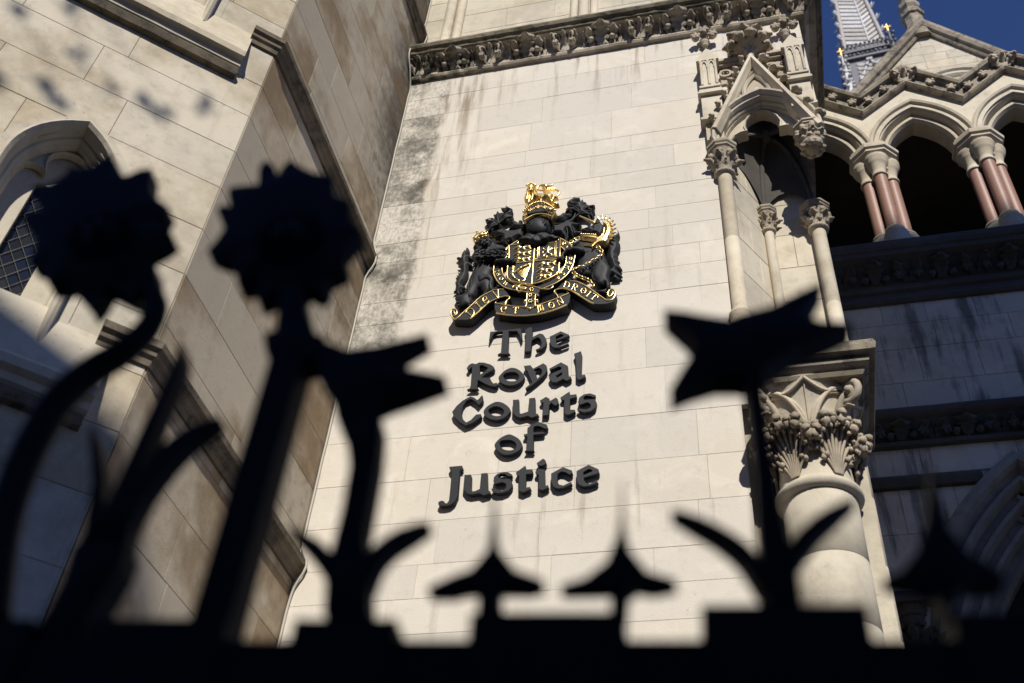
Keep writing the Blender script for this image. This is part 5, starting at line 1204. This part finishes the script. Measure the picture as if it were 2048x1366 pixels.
mb = MB(); pts = smooth([(285,560),(312,605),(298,655),(250,702),(185,742),(120,800),(70,880),(30,970),(0,1080),(-20,1240)], 3, False)
mb.tube([FI.p(*FI.px(x, y)) for x, y in pts], [.015+.007*min(1, i/14) for i in range(len(pts))], 10); mb.build('flower_stem', M_iron, rail)
a, b = FI.px(592, 700); mb = MB(); mb.fbox(FI, a-.0215, a+.0215, 1.6, b, -.0215, .0215); mb.build('post', M_iron, rail)
ir('post_neck', [(570,590),(610,590),(622,650),(640,690),(655,692),(650,735),(600,745),(540,725),(535,690),(560,680)], .02, sm=1)
ir('tulip_bracket', [(640,695),(700,718),(760,710),(860,686),(800,722),(768,737),(800,752),(895,771),(825,797),(780,812),(758,822),(768,860),(762,930),(748,1010),(735,1080),(742,1150),(745,1245),(655,1245),(660,1160),(672,1110),(690,1040),(706,950),(700,900),(678,850),(668,800),(640,760)], .018, sm=1)
ir('leaf', [(580,1066),(625,1083),(662,1110),(692,1160),(692,1210),(662,1182),(640,1140),(615,1105)]); ir('leaf', [(863,1057),(800,1073),(750,1108),(718,1150),(712,1205),(742,1190),(762,1140),(792,1105)])
ir('spike', [(990,990),(994,1080),(1004,1116),(1034,1154),(1090,1174),(1062,1183),(1030,1182),(1003,1182),(1003,1235),(958,1235),(962,1182),(935,1182),(905,1190),(858,1189),(910,1165),(945,1153),(978,1114),(986,1062)], sm=1)
ir('spike', [(1245,962),(1249,1060),(1262,1116),(1295,1157),(1353,1174),(1310,1183),(1275,1178),(1258,1190),(1255,1235),(1222,1235),(1222,1182),(1190,1184),(1122,1185),(1172,1170),(1214,1138),(1236,1084),(1242,1040)], sm=1)
ir('star_finial', [(1328,642),(1365,645),(1420,655),(1455,660),(1480,650),(1540,635),(1600,605),(1644,586),(1625,620),(1600,650),(1640,665),(1702,667),(1650,690),(1600,710),(1550,740),(1522,760),(1532,850),(1547,950),(1562,1050),(1577,1110),(1592,1160),(1600,1218),(1536,1218),(1520,1140),(1513,1060),(1508,950),(1498,850),(1486,770),(1430,770),(1380,785),(1340,802),(1365,760),(1385,730),(1395,710),(1370,680)], .02, sm=1)
ir('leaf', [(1343,1034),(1400,1048),(1460,1078),(1510,1118),(1532,1170),(1540,1215),(1510,1182),(1480,1132),(1430,1087)]); ir('leaf', [(1710,1010),(1650,1033),(1610,1063),(1578,1100),(1568,1140),(1578,1165),(1600,1132),(1640,1077)])
ir('spike', [(1860,935),(1876,1020),(1892,1070),(1932,1120),(2000,1160),(2005,1180),(1935,1182),(1905,1200),(1900,1245),(1885,1245),(1870,1190),(1835,1178),(1766,1170),(1800,1158),(1830,1120),(1850,1060)], sm=1)
ir('leaf', [(367,703),(374,730),(347,800),(312,890),(282,970),(265,1060),(258,1115),(175,1115),(172,1085),(212,1040),(250,960),(300,850),(345,760)]); ir('leaf', [(447,848),(402,882),(352,932),(302,1000),(272,1060),(252,1112),(220,1112),(250,1020),(298,942),(348,890),(400,860)])
ir('leaf', [(188,860),(206,900),(217,960),(217,1020),(226,1060),(200,1112),(178,1102),(183,1040),(193,980),(188,910)])
ir('leaf_stem', [(162,1108),(266,1108),(252,1150),(222,1200),(195,1245),(175,1310),(65,1310),(108,1242),(140,1180)], .02, sm=1)

# ------------------------------------------------------------------ street, and the buildings opposite whose roofs shade the foot of the scene
mb = MB(); mb.box(-300, 300, -300, 300, -.6, -.25); mb.build('ground', M_paving, None, kind='structure')
mb = MB(); mb.box(-120, 120, -2.5, 7.4, -.25, 0); mb.build('pavement', M_paving, None, kind='structure')
mb = MB(); mb.box(-120, 120, -14.5, -2.52, -.248, -.12); mb.build('road', M_asphalt, None, kind='structure')
mb = MB(); mb.box(-120, 120, -17.9, -14.52, -.249, 0); mb.build('far_pavement', M_paving, None, kind='structure')
def office(x0, x1, h, lab, n):
    t = thing('office_building', lab, 'building', ((x0+x1)/2, -24, 0), 'buildings across the street')
    sk = math.tan(SUN_AZ)*15 if n else 0           # the tallest block is skewed along the sun's azimuth to shape its shadow
    def blk(mb, z0, z1, e=0): mb.prism(PLAN, [(x0-e, -18+e), (x0+sk+.3-e, -33), (x1+sk, -33), (x1, -18+e)], z0, z1)
    mb = MB(); blk(mb, -.2, h-.4); mb.build('wall', M_brick, t)
    mb = MB(); blk(mb, h-.399, h, .05); mb.build('parapet', M_plain, t)
    mb = MB()
    for k in range(int((h-5)/3.4)):
        for j in range(int((x1-x0)/3)):
            mb.box(x0+.9+j*3, x0+2.3+j*3, -18.02, -17.96, 4.5+k*3.4, 6.6+k*3.4)
    w_ = mb.build('windows', M_glass, t); w_['kind'] = 'stuff'
office(-45, -4.02, 13.2, 'low pale building across the street, at the far left of the row', 0)
office(-4, 8.38, 23.15, 'middle pale building across the street, second in height', 0)
office(8.4, 13.7, 31.3, 'narrow and tallest pale building across the street', 1)
office(13.72, 52, 12.4, 'long low pale building across the street, right of the tallest one', 0)

# added unseen tree: leaf clusters set along sun rays to dapple the bay wall
tree = thing('dapple_tree', 'nearly bare street tree with a few last leaves behind the railing', 'tree', (-9.2, -5.4, -.2))
mb = MB(); tk = smooth([(-9.2, -5.4, 0), (-9.1, -5.5, 3), (-9.2, -5.5, 7), (-8.6, -5.5, 12), (-7.5, -5.6, 16.6)], 4, False)
mb.tube(tk, [.2-.011*i for i in range(len(tk))], 10); mb.build('trunk', M_darklead, tree)
spots = [(40, 15), (145, 15), (158, 108), (102, 162), (112, 192), (300, 205), (328, 222), (415, 205), (5, 150), (220, 180)]
rg = random.Random(6); br = MB(); hub = V((-7.6, -5.6, 16.4))
lf = MB(); lf.leaf((0, 0, 0), (0, 0, -1), (0, -1, 0), .12, .10, .4, 2, 6, .1); leaf0 = lf.build('leaf', simple('dry_leaf', (.10, .07, .02), .7), tree, org=(0, 0, 0)); nl = 0
for i, (px, py) in enumerate(spots):
    a, b = FWN.px(px, py); p = FWN.p(a, b)+SUN*12
    br.tube([hub, hub.lerp(p, .5)+Z*.3, p+Z*.12], [.02, .006, .003], 5)
    for k in range(3):
        q = p+V((rg.uniform(-.05, .05), rg.uniform(-.05, .05), rg.uniform(-.02, .06)))
        o = leaf0 if nl == 0 else copy_to(leaf0, tree, q); nl += 1; o.location = q-origin(tree)
        o.rotation_euler = (rg.uniform(-.6, .6), rg.uniform(-.6, .6), rg.uniform(0, 6))
br.build('branch', M_darklead, tree)
